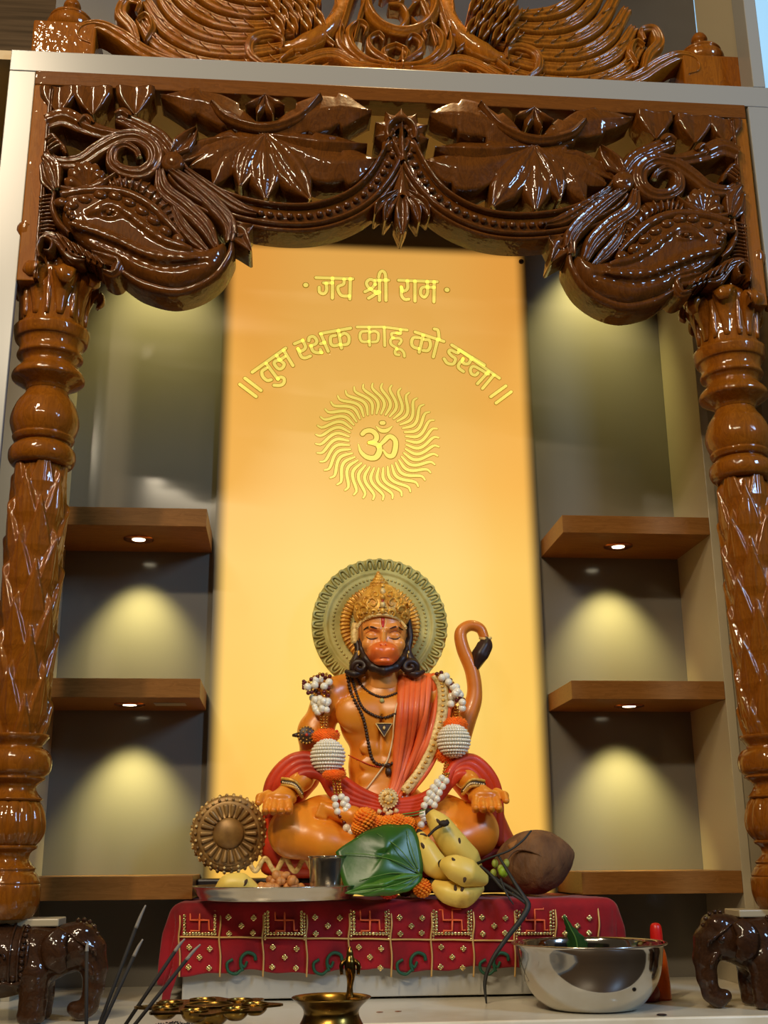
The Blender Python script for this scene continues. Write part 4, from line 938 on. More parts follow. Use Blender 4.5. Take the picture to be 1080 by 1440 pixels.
# hair: strands beside the face and rolled curls on the shoulders
for P, R in ((((503, 872), (500, 895), (504, 915), (498, 935)), (4, 4.5, 5, 7)), (((574, 872), (577, 895), (574, 915), (582, 935)), (4, 4.5, 5, 7)), (((506, 905), (508, 925), (514, 940)), (4, 6, 5)), (((571, 905), (570, 925), (566, 940)), (4, 6, 5))):
    mesh('hair_strand', *tube_geo([h(x, y, 0.004-0.006*i) for i, (x, y) in enumerate(P)], [r*U for r in R], 14, 24, disp=lambda th, t_: 1+0.13*math.cos(6*th+6*t_)), M_hair, st)
for sx, cx in ((-1, 506), (1, 576)):
    P = [h(cx+sx*(10*math.cos(a)*(1-a/11)), 938-8*math.sin(a)*(1-a/11), -0.018-0.002*a) for a in np.linspace(-0.8, 7.5, 16)]
    mesh('hair_curl', *tube_geo(P, [4.5*U, 5.5*U, 5*U, 4*U, 2.2*U], 14, 60, disp=lambda th, t_: 1+0.10*math.cos(6*th)), M_hair, st)
    mesh('hair_curl', *tube_geo([h(cx-sx*6, 944, -0.022), h(cx+sx*8, 948, -0.024), h(cx+sx*20, 944, -0.016)], [4*U, 5.5*U, 3*U], 12, 20), M_hair, st)
# earrings
for sx, x in ((-1, 504), (1, 573)):
    mesh('earring', *tube_geo([h(x, 912, -0.006), h(x, 918, -0.010), h(x, 926, -0.014)], [2*U, 5*U, 3*U], 12, 14), M_gold, st)
mesh('crown_side_panel', *tube_geo([h(500, 876, -0.006), h(499, 890, -0.006), h(499, 905, -0.006)], [5*U, 6*U, 6*U], 12, 10, flat=0.6), M_goldpale, st)
# crown
cf = Field((q(488, 900)[0], -0.22, q(500, 895)[2]), (q(590, 900)[0], -0.06, q(500, 800)[2]), 0.0018)
cf.ell(h(537, 862, 0.0), (41*U, 0.055, 34*U), 0.005); cf.ell(h(536, 842, 0.002), (27*U, 0.038, 22*U), 0.005)
cf.ell(h(538, 900, -0.030), (36*U, 0.060, 33*U), 0.003, mode='sub')
crn = cf.mesh('crown', M_gold, st)
for i, (y, r) in enumerate(((838, 23), (832, 19), (826, 16), (821, 13), (816, 9), (812, 6))):
    c = h(534-i*0.3, y, 0.0); mesh('crown_tier', *lathe_geo(refine([(0.002, -4*U), (r*U*0.86, -3*U), (r*U, 0), (r*U*0.82, 3*U), (0.002, 4*U)], 3), c, 36, disp=lambda a, z, j: 1+0.05*math.cos(14*a)), M_gold, crn)
mesh('crown_tip', *ball_geo(h(532, 808, 0), 3.4*U, 2, (1, 1, 1.5)), M_gold, crn)
def cfr(x, y, o=0.0):
    Y = YS-0.06
    for _ in range(4):
        p = at(x, y, Y); Yn = cf.front(p.x, p.z); Y = Yn if Yn is not None else YS+HD-0.045
    p = at(x, y, Y-o); return (p.x, Y-o, p.z)
br = [(502, 884), (508, 876), (518, 869.5), (530, 866.5), (542, 866.5), (554, 869.5), (564, 876), (571, 884)]
mesh('crown_rim', *tube_geo([cfr(x, y-1.5, 0.0) for x, y in br], [0.0030, 0.0034, 0.0030], 10, 40), M_goldpale, crn)
Q = catmull(br, 30)
for p in Q: mesh('rim_bead', *ball_geo(cfr(p[0], p[1], 0.0015), 0.0021, 1), M_goldpale, crn)
for k, (x, y, r) in enumerate(((538, 859, 4.4), (538, 850, 5.2), (538, 840, 4.6), (538, 832, 5.5), (538, 824, 4))):
    mesh('crown_jewel', *ball_geo(cfr(x, y, 0.002), r*U, 2, (0.8, 0.7, 1.1)), M_goldpale if k % 2 else M_gold, crn)
for a in range(8): p = cfr(538+6*math.cos(a*PI/4), 857+5*math.sin(a*PI/4), 0.002); mesh('crown_pearl', *ball_geo(p, 1.5*U, 1), M_goldpale, crn)
mesh('crown_gem', *ball_geo(cfr(538, 829, 0.006), 2.6*U, 2, (0.8, 0.6, 1.7)), mat('dark_green_gem', S(24, 50, 40), 0.15), crn)
mesh('crown_gem', *ball_geo(cfr(538, 846, 0.006), 2.4*U, 2, (0.8, 0.6, 1.5)), mat('red_gem', S(170, 50, 30), 0.15), crn)
for sx in (-1, 1):
    for (x, y, r) in ((14, 848, 8), (26, 858, 7), (12, 862, 5), (22, 844, 5), (10, 836, 5), (30, 866, 5), (33, 852, 5)):
        P = [cfr(538+sx*(x+r*math.cos(a)*(1-a/9)), y-r*math.sin(a)*(1-a/9), 0.001) for a in np.linspace(-1, 5.5, 12)]
        mesh('crown_scroll', *tube_geo(P, [0.0022, 0.0030, 0.0024, 0.0012], 7, 26), M_gold, crn)
    for i in range(9): p = cfr(538+sx*(6+4*i), 868-0.15*i*i*0.2-6, 0.001); mesh('crown_pearl', *ball_geo(p, 1.3*U, 1), M_goldpale, crn)
# ---- red shawl: folds over forearms and across the lap
def cloth_folds(name, paths, r, m, n=50, sub=None):
    for P in paths: mesh(name, *tube_geo(P, [x*U for x in r], 14, n, disp=lambda th, t_: 1+0.08*math.cos(5*th)), m, st)
cloth_folds('shawl_fold', [[q(384+k*8-4, 1150+k*2, -0.028+k*0.002), q(378+k*8, 1112+k*1.0, -0.030), q(392+k*8, 1084+k*4, -0.034-0.003*k), q(417+k*5, 1066+k*7, -0.036-0.003*k), q(447+k*2, 1068+k*8, -0.042-0.002*k), q(475-k*2, 1092+k*8, -0.048), q(505-k*3, 1113+k*6, -0.054), q(540, 1128+k*4, -0.060)] for k in range(4)], [7, 8, 8, 7, 7, 6], M_red)
cloth_folds('shawl_fold', [[q(702-k*8, 1190-k*8, -0.010), q(700-k*8, 1120+k*1.0, -0.020), q(688-k*8, 1088+k*4, -0.030-0.003*k), q(664-k*5, 1068+k*7, -0.036-0.003*k), q(640-k*2, 1076+k*8, -0.042), q(622-k*2, 1104+k*6, -0.048), q(590, 1124+k*5, -0.054), q(552, 1130+k*4, -0.060)] for k in range(4)], [7, 8, 8, 7, 7, 6], M_red)
wf = Field((q(360, 900)[0], -0.20, 0.188), (q(765, 900)[0], -0.03, q(500, 1065)[2]), 0.003)
wf.ell(q(537, 1150, 0.0), (66*U, 0.052, 28*U), 0.012)
wf.chain([q(425, 1090, 0.02), q(395, 1130, 0.02), q(392, 1185, 0.025)], [26*U, 22*U, 30*U], 0.014)
wf.chain([q(655, 1090, 0.02), q(684, 1135, 0.02), q(694, 1185, 0.03)], [26*U, 20*U, 28*U], 0.014)
wf.chain([q(694, 1175, 0.03), q(722, 1200, 0.02), q(750, 1212, 0.01)], [22*U, 12*U, 6*U], 0.012)
wf.chain([q(400, 1206, 0.0), q(540, 1212, -0.01), q(700, 1206, 0.0)], [14*U, 16*U, 14*U], 0.012)
wf.mesh('dhoti', M_red, st)
mesh('seat_cushion', *lathe_geo(refine([(0.9, 0), (1.0, 0.012), (0.98, 0.03), (0.8, 0.045)], 3), (0, 0, 0), 64), M_red, None)
_c = bpy.data.objects['seat_cushion']; _m = _c.data
for v in _m.vertices: v.co = Vector((v.co.x*0.235-0.0, v.co.y*0.052-0.088, v.co.z+zb0+0.0295))-st.location
_c.parent = st
# gold scalloped hem lying on the slab's edge
P = [q(352+i*4.2, 1216+9*math.sin(i*0.95), -0.030) for i in range(28)]
mesh('scalloped_hem', *tube_geo(P, [0.004, 0.005, 0.004], 10, 110, disp=lambda th, t_: 1+0.15*math.cos(3*th)), M_goldpale, st)
# ---- orange sash of long folds from the shoulder, with gold border
for k in range(8):
    x0 = 562+k*7.5; P = [(x0-2, 944+k*1.0), (x0+3, 958), (x0+1-k*0.6, 1000), (x0-4-k*1.8, 1050), (554+k*2.6, 1095), (546+k*2.0, 1122)]
    Pq = [fr2(x, y, 0.004+0.0018*(k % 2)) for x, y in P]; Pq[0] = vadd(Pq[1], (0, 0.012, 0.012))
    mesh('sash_fold', *tube_geo(Pq, [6.2*U, 6.0*U, 5.5*U, 5*U, 4.2*U, 4*U], 12, 40, flat=0.8), M_orange, st)
Bd = [(613, 948), (622, 966), (622, 1000), (612, 1040), (594, 1080), (568, 1114)]
Bq = [fr2(x, y, 0.009) for x, y in Bd]
mesh('sash_border', *tube_geo(Bq, [8*U, 8.2*U, 7.5*U, 7*U], 12, 46, flat=0.3, up=np.array([0, 1.0, 0])), M_goldpale, st)
Bq2 = [fr2(x+9, y+2, 0.006) for x, y in Bd]
mesh('sash_fold', *tube_geo(Bq2, [3.4*U, 3.6*U, 3*U], 10, 40), M_orange, st)
for i, p in enumerate(catmull(Bq, 26)): mesh('border_motif', *ball_geo((p[0], p[1]-0.0038, p[2]), 2.8*U, 1, (1, 0.4, 0.7)), M_gold, st)
# ---- beads: three strings, pendants, sacred thread
def beads(name, P, r, m, n, step, surf=fr2, off_=0.002, every=None):
    Q = catmull(P, 300); L = np.concatenate([[0], np.cumsum([np.linalg.norm(Q[i+1]-Q[i]) for i in range(299)])])
    N = int(L[-1]/step)
    root = mesh(name+'_cord', *tube_geo([surf(*x, off_*0.5) for x in catmull(P, 30)], [0.0009, 0.0009], 6), m, st)
    b0 = None
    for i in range(N+1):
        p = surf(*Q[int(np.searchsorted(L, min(L[-1]-1e-6, i*step)))], off_)
        if b0 is None: b0 = mesh('bead', *ball_geo((0, 0, 0), r, 1), m, None); b0.parent = root; o = b0
        else: o = b0.copy(); COL.objects.link(o)
        o.location = Vector(p)-wloc(root)
    return root
beads('necklace', [(497, 944), (507, 962), (522, 975), (540, 980), (560, 974)], 0.0030, M_beadd, 0, 3.4)
beads('necklace', [(492, 944), (499, 968), (508, 992), (522, 1004), (540, 1009), (560, 1002)], 0.0033, M_beadd, 0, 3.6)
beads('long_necklace', [(487, 944), (494, 975), (510, 1008), (517, 1040), (522, 1064), (530, 1074), (545, 1076), (556, 1071)], 0.0038, M_beadd, 0, 4.6)
beads('waist_string', [(490, 1062), (505, 1069), (522, 1076), (538, 1078), (560, 1068), (585, 1056), (606, 1040)], 0.0013, M_red, 0, 2.6)
mesh('sacred_thread', *tube_geo([fr2(x, y, 0.003) for x, y in ((563, 980), (557, 995), (554, 1015), (552, 1040), (545, 1068), (536, 1082), (515, 1110))], [0.0016, 0.0016], 8, 40), M_thread, st)
p = fr2(540, 1024, 0.011)
V = [(p[0]-0.016, p[1], p[2]+0.009), (p[0]+0.016, p[1], p[2]+0.009), (p[0], p[1]-0.002, p[2]-0.017)]
pe = mesh('pendant', V+[(x, y+0.004, z) for x, y, z in V], [(0, 1, 2), (5, 4, 3), (0, 3, 4, 1), (1, 4, 5, 2), (2, 5, 3, 0)], M_line, st, smooth=False)
mesh('pendant_edge', *tube_geo([vadd(V[0], (0, -0.001, 0)), vadd(V[1], (0, -0.001, 0)), vadd(V[2], (0, -0.001, 0)), vadd(V[0], (0, -0.001, 0))], [0.0013, 0.0013], 6), M_goldpale, pe)
mesh('pendant_mark', *ball_geo(vadd(p, (0, -0.003, 0)), 0.0045, 1, (0.7, 0.4, 1)), M_goldpale, pe)
mesh('small_pendant', *ball_geo(fr2(537, 985, 0.003), 0.0048, 2, (1, 0.5, 1)), M_halo, st)
mesh('seed_pendant', *ball_geo(fr2(546, 1085, 0.005), 0.0075, 2, (0.85, 0.8, 1.15)), M_beadd, st)
mesh('seed_pendant', *ball_geo(fr2(546, 1076, 0.005), 0.0045, 2), M_beadd, st)
# buckle
b = q(546, 1123, -0.072)
bk = mesh('belt_buckle', *lathe_geo([(0.018, -0.006), (0.018, 0.0), (0.016, 0.003), (0.009, 0.002), (0.006, 0.004), (0.001, 0.005)], b, 36, 'Y'), M_goldpale, st)
for i in range(20): a = i*PI/10; mesh('buckle_pearl', *ball_geo((b[0]+0.0172*math.cos(a), b[1]-0.002, b[2]+0.0172*math.sin(a)), 0.0024, 1), M_thread, bk)
for i in range(8): a = i*PI/4; mesh('buckle_petal', *ball_geo((b[0]+0.0085*math.cos(a), b[1]-0.003, b[2]+0.0085*math.sin(a)), 0.0034, 1, (1, 0.5, 1)), M_gold, bk)
# armlet and bracelets
am = fr2(434, 1034, 0.004); am = (am[0]-0.004, am[1]-0.004, am[2])
ar = mesh('armlet', *lathe_geo([(0.017, -0.010), (0.017, 0.0), (0.014, 0.003), (0.008, 0.002), (0.005, 0.004), (0.001, 0.005)], am, 30, 'Y'), M_beadd, st)
for i in range(16): a = i*PI/8; mesh('armlet_bead', *ball_geo((am[0]+0.0155*math.cos(a), am[1]-0.002, am[2]+0.0155*math.sin(a)), 0.0022, 1), M_gold, ar)
for i in range(8): a = i*PI/4; mesh('armlet_bead', *ball_geo((am[0]+0.009*math.cos(a), am[1]-0.003, am[2]+0.009*math.sin(a)), 0.0018, 1), M_gold, ar)
mesh('armlet_gem', *ball_geo(vadd(am, (0, -0.005, 0)), 0.0035, 1), M_red, ar)
mesh('armlet_end', *tube_geo([vadd(am, (-0.017, 0, 0)), vadd(am, (-0.026, 0.006, 0.0))], [0.005, 0.003], 8), M_beadd, ar)
for sx, P in ((-1, ((398, 1100), (414, 1104), (424, 1116))), (1, ((652, 1112), (662, 1102), (680, 1103)))):
    for k, (rr, mm) in enumerate(((0.0030, M_gold), (0.0034, M_beadd), (0.0030, M_gold))):
        Q = [q(x-sx*(k-1)*-2.5*0, y-5+k*4.5, -0.072-0.002*k) for x, y in P]
        mesh('bracelet', *tube_geo([vadd(Q[0], (0, 0.014, 0)), *Q[:1], vadd(Q[1], (0, -0.010, 0)), Q[2], vadd(Q[2], (0, 0.014, 0))], [rr, rr], 8, 26), mm, st)
    for t in catmull([vadd(q(P[0][0], P[0][1], -0.078), (0, 0, 0)), vadd(q(P[1][0], P[1][1], -0.088), (0, 0, 0)), vadd(q(P[2][0], P[2][1], -0.078), (0, 0, 0))], 13):
        mesh('bracelet_pearl', *ball_geo(t, 0.0022, 1), M_thread, st)
# bolster on the left with beaded rosette end
bc = q(322, 1172, -0.004)
bo = mesh('bolster', *lathe_geo(refine([(0.060, -0.07), (0.066, -0.05), (0.069, -0.02), (0.070, 0.0), (0.066, 0.006), (0.060, 0.008), (0.056, 0.010), (0.030, 0.012), (0.028, 0.016), (0.022, 0.020), (0.012, 0.023), (0.001, 0.024)], 3), bc, 72, 'Y'), mat('bronze_bolster', S(160, 122, 66), 0.42, metal=0.3, noise=(40, 0.4, 0.8), col2=S(104, 72, 34)), st)
Mb = bo.data.materials[0]
for i in range(22):
    a = 2*PI*i/22; ca, sa = math.cos(a), math.sin(a)
    mesh('rosette_petal', *tube_geo([(bc[0]+r*ca, bc[1]-0.013, bc[2]+r*sa) for r in (0.030, 0.041, 0.053)], [0.0025, 0.0042, 0.0052], 8, 8), Mb, bo)
for ring, (r, n_, rb, yy) in enumerate(((0.0625, 30, 0.0032, -0.010), (0.069, 32, 0.0036, -0.002), (0.071, 34, 0.0036, 0.008))):
    for i in range(n_): a = 2*PI*(i+0.5*ring)/n_; mesh('rosette_bead', *ball_geo((bc[0]+r*math.cos(a), bc[1]+yy, bc[2]+r*math.sin(a)), rb, 1), M_beadp, bo) if False else mesh('rosette_bead', *ball_geo((bc[0]+r*math.cos(a), bc[1]+yy, bc[2]+r*math.sin(a)), rb, 1), M_goldpale if (i+ring) % 2 == 0 else Mb, bo)
# ---------------------------------------------------------------- white plinth and the red embroidered cloth
PF, PW0, PW1, PZ = -0.272, -0.362, 0.372, 0.158
pl_ = thing('altar_plinth', 'low white plinth showing under the red cloth', 'plinth', (0, PF/2, 0))
box('plinth_body', PW0, PW1, PF, -0.018, 0.004, PZ, M_white, pl_, 0.002)
for x in (PW0+0.03, PW1-0.03):
    for y in (PF+0.03, -0.06): box('foot', x-0.012, x+0.012, y-0.012, y+0.012, 0.0002, 0.004, M_dark, pl_, 0)
M_velvet = mat('red_velvet', S(150, 8, 22), 0.75, noise=(22, 0.35, 0.8), col2=S(98, 3, 14), bump=(260, 0.25, 0.001), spec=0.25)
M_velvet.node_tree.nodes['Principled BSDF'].inputs['Sheen Weight'].default_value = 0.25
M_sashb = M_orange
HX0, HX1 = PW0-0.004, PW1+0.004
def cloth_pt(a, b):
    """a: arc across the width, b: arc from the back edge to the front; the cloth drops past the edges"""
    ox = max(0, HX0-a)-max(0, a-HX1); oy = max(0, (-b)-(-(PF-0.004)))  if False else max(0, (PF-0.004)-(-b))
    x = min(max(a, HX0), HX1); y = max(-b, PF-0.004); z = PZ+0.0035
    d = math.hypot(ox, oy)
    if d > 0:
        r = 0.018
        if d < r*PI/2: th = d/r; o = r*math.sin(th); dz = r*(1-math.cos(th))
        else: o = r; dz = r+d-r*PI/2
        ux, uy = (-ox/d, -oy/d); 
        fl = 0.07*dz
        wv = 0.0035*math.sin(a*38+1.3)*min(1, dz/0.08) if oy > abs(ox) else (0.008*math.sin(b*52+a*14)+0.004*math.sin(b*120))*min(1, dz/0.05)
        x += ux*(o+fl*(1.0 if abs(ox) > oy else 0))+ux*wv; y += uy*o*0.8+uy*wv+uy*fl*0.1; z -= dz
    z += 0.0012*math.sin(a*60+b*31)*(1 if d == 0 else 0)
    return (x-ox*0, y, max(z, 0.003+0.001*math.sin(a*90)))
na, nb = 200, 90; V = []
for j in range(nb):
    for i in range(na):
        a = -0.508+(0.508+0.52)*i/(na-1)
        lim = 0.272+0.128+0.003*math.sin(a*31)+0.002*math.sin(a*83)
        b = 0.03+(lim-0.03)*j/(nb-1); V.append(cloth_pt(a, b))
F = [(j*na+i, j*na+i+1, (j+1)*na+i+1, (j+1)*na+i) for j in range(nb-1) for i in range(na-1)]
al = mesh('altar_cloth', V, F, M_velvet); al.location = (0, 0, 0)
tag(al, 'red velvet cloth with gold sequin squares draped over the white plinth', 'cloth')
sm_ = al.modifiers.new('thickness', 'SOLIDIFY'); sm_.thickness = 0.0015; sm_.offset = 1
M_sequin = mat('gold_sequin', S(250, 222, 150), 0.18, metal=0.9)
M_cord = mat('pale_gold_cord', S(206, 164, 96), 0.45, metal=0.3)
M_motif = mat('orange_embroidery', S(222, 96, 46), 0.55)
M_green = mat('dark_green_embroidery', S(8, 70, 42), 0.6)
YB = PF-0.024
def cpt(x, y):                         # front face of the cloth at photo position
    p = at(x, y, YB); d = PZ-p.z
    if d < 0.0: return (p.x, YB+min(0.02, -d*3), PZ+0.0045)
    a = p.x; yy = PF-0.004-0.018*0.8*min(1, math.sin(min(PI/2, d/0.018)))-0.0035*math.sin(a*38+1.3)*min(1, d/0.08)-0.007*d
    return (p.x, yy-0.0035, p.z)
cols = [252, 309, 369.6, 431, 491, 550, 607, 666, 724, 782, 842]
YT, YM, YBt = 1272, 1320, 1374
def rowy(x, y): return y+ (x-540)*(-0.001)
sq = lambda pts, r, m, nm, n=None: mesh(nm, *tube_geo([cpt(x, y) for x, y in pts], [r, r], 6, n), m, al)
for i, x in enumerate(cols):
    sq([(x, 1276), (x+1, 1300), (x-1, 1320), (x+1, 1345), (x, 1374)], 0.0016, M_cord, 'gold_cord', 30)
for i in range(len(cols)-1):
    a, b = cols[i], cols[i+1]; mid = (a+b)/2
    sq([(a, 1321+(a-540)*0.012), (mid, 1320.5+(mid-540)*0.012), (b, 1321+(b-540)*0.012)], 0.0016, M_cord, 'gold_cord', 20)
    sw = i % 2 == 0
    def sequin(x, y, r=0.0026):
        p = cpt(x, y); mesh('sequin', *lathe_geo([(r, -0.0006), (r, 0.0006), (r*0.35, 0.0002)], (p[0], p[1]-0.0006, p[2]), 10, 'Y'), M_sequin, al)
    def quatre(x, y):
        for dx, dy in ((-2.3, 0), (2.3, 0), (0, -2.3), (0, 2.3)): sequin(x+dx, y+dy, 0.0024)
    if sw:
        w = 13; h_ = 15; cx, cy = mid, 1294
        # four-armed auspicious sign in orange thread
        for dx, dy in ((1, 0), (-1, 0), (0, 1), (0, -1)):
            e = (cx+dx*w, cy+dy*h_); tx, ty = (-dy, dx)
            f2 = (e[0]+tx*w*0.95+dx*0.5, e[1]+ty*h_*0.95); g2 = (f2[0]+dx*5, f2[1]+dy*5)
            sq([(cx, cy), e, f2, g2], 0.0018, M_motif, 'motif_stroke')
        for k in range(11): sequin(a+6.5+k*(b-a-13)/10, 1313)
        for k in range(7): sequin(a+7, 1283+k*5); sequin(b-7, 1283+k*5)
        if cols[i] > 600 or i == 4 or i == 2:
            for k in range(10): sequin(a+3.0, 1281+k*4.4, 0.0019); sequin(b-3.0, 1281+k*4.4, 0.0019)
        for x, y in ((a+14, 1332), (b-14, 1334), (mid, 1346), (a+13, 1360), (b-15, 1361)): quatre(x, y)
    else:
        for x, y in ((a+12, 1290), (b-13, 1291), (mid, 1302), (a+13, 1313), (b-14, 1312)): quatre(x, y)
        g = mid
        sq([(g+20, 1351), (g+18, 1343), (g+8, 1340), (g, 1347), (g-1, 1357), (g+2, 1366)], 0.0030, M_green, 'green_motif', 24)
        sq([(g-2, 1354), (g+4, 1360), (g+8, 1352)], 0.0024, M_green, 'green_motif', 14)
        sq([(g, 1364), (g-8, 1370), (g-18, 1366), (g-20, 1355), (g-12, 1349)], 0.0026, M_green, 'green_motif', 24)
# sequins and cord on the left side fold
for k in range(5):
    p = cloth_pt(-0.43-0.012*k, 0.19+0.018*k); mesh('gold_cord', *tube_geo([cloth_pt(-0.40-0.02*k-t, 0.16+0.02*k+t*0.4) for t in (0, 0.02, 0.04, 0.06)], [0.0016, 0.0016], 6, 12), M_cord, al)
for k in range(26):
    a, b = -0.385-0.13*random.random(), 0.10+0.17*random.random(); p = cloth_pt(a, b)
    mesh('sequin', *ball_geo((p[0]-0.002, p[1]-0.001, p[2]), 0.0026, 1), M_sequin, al)
TOP = PZ+0.0065
# ---------------------------------------------------------------- steel plate with offerings
PC = (at(389, 1250, -0.268).x, -0.268); PR = 0.146
pz = TOP+0.0005
pt = thing('steel_plate', 'wide shallow stainless steel plate of offerings on the cloth\'s left', 'plate', (PC[0], PC[1], pz))
mesh('dish', *lathe_geo(refine([(0.002, 0.001), (0.118, 0.001), (0.130, 0.006), (0.141, 0.021), (0.146, 0.023), (0.147, 0.0215), (0.143, 0.018), (0.133, 0.003), (0.120, -0.0005), (0.002, -0.0005)], 3), (PC[0], PC[1], pz), 80), M_steel, pt)
def onplate(x, z_y, Y): p = at(x, z_y, Y); return p.x
FZ = pz+0.0016
cup = thing('steel_tumbler', 'small stainless steel tumbler standing on the plate beside the leaves', 'cup', (at(461, 1240, -0.30).x, -0.30, FZ))
cx, cy, cz = cup.location
mesh('cup_body', *lathe_geo(refine([(0.001, 0.0), (0.0290, 0.0), (0.0306, 0.003), (0.0320, 0.040), (0.0336, 0.0655), (0.0352, 0.0680), (0.0352, 0.0695), (0.0338, 0.0700), (0.0326, 0.0670), (0.0308, 0.040), (0.0290, 0.004), (0.001, 0.003)], 3), (cx, cy, cz), 56), M_steel, cup)
mesh('rim_bead', *tube_geo([(cx+0.0350*math.cos(a), cy+0.0350*math.sin(a), cz+0.0688) for a in np.linspace(0, 2*PI, 49)], [0.0011, 0.0011], 6), M_mirror, cup)
# fruits
M_ban = mat('ripe_banana', S(238, 204, 96), 0.42, noise=(14, 0.56, 0.72), col2=S(172, 122, 40), bump=(30, 0.15, 0.002))
M_bant = mat('banana_black_tip', S(44, 28, 14), 0.7)
M_bruise = mat('banana_bruise', S(70, 44, 18), 0.7)
def banana(P, R, label, spots=(), grp='bananas of the offering', name='banana'):
    c = P[0]; t = thing(name, label, 'fruit', (float(np.mean([p[0] for p in P])), float(np.mean([p[1] for p in P])), min(p[2] for p in P)-max(R)*0.8), grp)
    prof = [R[0], *R[1:-1], R[-1]]
    mesh('peel', *tube_geo(P, prof, 25, 44, disp=lambda th, t_: 1+0.035*math.cos(5*th)), M_ban, t)
    d0 = (np.array(P[0])-np.array(P[1])); d0 = d0/np.linalg.norm(d0)
    mesh('blossom_end', *tube_geo([np.array(P[0])-d0*0.003, np.array(P[0])+d0*0.004, np.array(P[0])+d0*0.008], [R[0]*1.03, R[0]*0.7, R[0]*0.35], 12), M_bant, t)
    Q = catmull(P, 30)
    for u, dx, dz in spots:
        p = Q[int(u*29)]; r = np.interp(u, np.linspace(0, 1, len(R)), R); v = Vector((dx, -1, dz)).normalized()*r*1.0
        mesh('bruise', *ball_geo((p[0]+v.x, p[1]+v.y, p[2]+v.z), 0.0042, 2, (1.7, 0.4, 0.7), Matrix.Rotation(u*3, 3, 'Y')), M_bruise, t)
    return t
def B(x, y, Y): p = at(x, y, Y); return (p.x, p.y, p.z)
banana([B(604, 1143, -0.262), B(618, 1160, -0.268), B(638, 1188, -0.262), B(658, 1208, -0.250), B(672, 1222, -0.236)], [0.010, 0.021, 0.0255, 0.023, 0.010], 'top banana of the bunch, leaning up against the statue\'s knee, with a dark stalk scar', ((0.3, -0.3, 0.4), (0.55, 0.2, 0.3), (0.7, -0.5, -0.1)))
banana([B(590, 1172, -0.276), B(597, 1192, -0.284), B(611, 1216, -0.284), B(630, 1232, -0.272)], [0.008, 0.019, 0.0225, 0.012], 'narrow banana on the bunch\'s left side, next to the green leaf', ((0.35, -0.3, 0.2), (0.1, 0.4, 0.2)))
banana([B(622, 1215, -0.306), B(637, 1219, -0.318), B(656, 1227, -0.316), B(682, 1238, -0.296)], [0.010, 0.0215, 0.0245, 0.010], 'plump banana at the front of the bunch with a black tip facing left', ((0.6, 0.0, -0.6), (0.3, 0.2, 0.5)))
banana([B(609, 1243, -0.288), B(628, 1254, -0.298), B(652, 1258, -0.298), B(676, 1246, -0.284)], [0.008, 0.0195, 0.022, 0.010], 'lowest banana of the bunch, resting on the red cloth', ((0.5, 0.0, 0.5), (0.6, 0.1, 0.5)))
tp = B(335, 1248, -0.33)
t5 = banana([B(306, 1252, -0.318), B(320, 1243, -0.325), B(340, 1242, -0.325), B(362, 1252, -0.316)], [0.007, 0.0155, 0.0165, 0.007], 'short bright banana lying on the steel plate', ((0.7, 0.3, 0.1),))
# stalk twig lying across the bunch
tw = thing('banana_stalk', 'black shrivelled banana stalk lying across the top banana', 'stalk', B(628, 1158, -0.30))
mesh('stalk', *tube_geo([B(602, 1176, -0.302), B(612, 1166, -0.303), B(622, 1160, -0.303), B(630, 1155, -0.300)], [0.0022, 0.0026, 0.0034, 0.0045], 8, 18), M_bant, tw)
mesh('knob', *ball_geo(B(624, 1158, -0.304), 0.0075, 2, (1.3, 0.8, 0.8)), M_bant, tw)
# peanuts / chickpeas heap, almonds, apple slices in the plate
M_nut = mat('roasted_chickpea', S(206, 138, 70), 0.5, noise=(50, 0.4, 0.7), col2=S(160, 92, 40)); M_seedw = mat('white_sweet', S(226, 204, 160), 0.6)
M_jag = mat('jaggery_piece', S(156, 86, 28), 0.5, noise=(40, 0.4, 0.7), col2=S(96, 50, 16))
random.seed(3)
def blob_thing(name, label, cat, c, r, m, sc=(1, 1, 1), grp=None, rot=None, sub=2):
    V_, F_ = ball_geo(c, r, sub, sc, rot); V_ = [(v[0]+0.06*r*math.sin(v[1]*900+i), v[1], v[2]+0.05*r*math.sin(v[0]*800)) for i, v in enumerate(V_)] if False else V_
    o = mesh(name, [tuple(np.array(v)-np.array(c)) for v in V_], F_, m); o.location = c; tag(o, label, cat, grp); return o
c0 = None; k = 0
for lay, (n_, zz) in enumerate(((28, 0.001), (24, 0.011), (16, 0.021), (9, 0.030))):
    for i in range(n_):
        u = random.random(); v = random.random(); hw = (0.042, 0.035, 0.026, 0.016)[lay]
        x = at(397, 1245, -0.30).x+hw*(2*u-1); y = -0.305+(0.042, 0.032, 0.022, 0.012)[lay]*(v-0.5)*1.2; r = 0.0068+0.0016*random.random()
        if c0 is None: c0 = blob_thing('chickpea', 'roasted brown chickpea in the heap on the steel plate', 'nut', (x, y, FZ+r+zz), 0.0074, M_nut, (1, 0.9, 0.95), 'chickpeas heaped on the steel plate', sub=2)
        else: o = c0.copy(); COL.objects.link(o); o.location = (x, y, FZ+r+zz); o.rotation_euler = (random.random()*3, random.random()*3, 0); s_ = r/0.0074; o.scale = (s_*1.15, s_, s_)
def chip(name, label, cat, x, y, Y, w, h_, d, m, rz_=0, rx=0, grp=None):
    p = at(x, y, Y); V_, F_ = box_geo(-w/2, w/2, -d/2, d/2, 0, h_, 0.0012); o = mesh(name, V_, F_, m, smooth=False); o.location = (p.x, Y, FZ+0.0); o.rotation_euler = (rx, 0, rz_); return tag(o, label, cat, grp)
chip('sweet_piece', 'small pale sweet piece at the plate\'s rim beside the chickpeas', 'sweet', 419, 1253, -0.345, 0.012, 0.014, 0.008, M_seedw, 0.2)
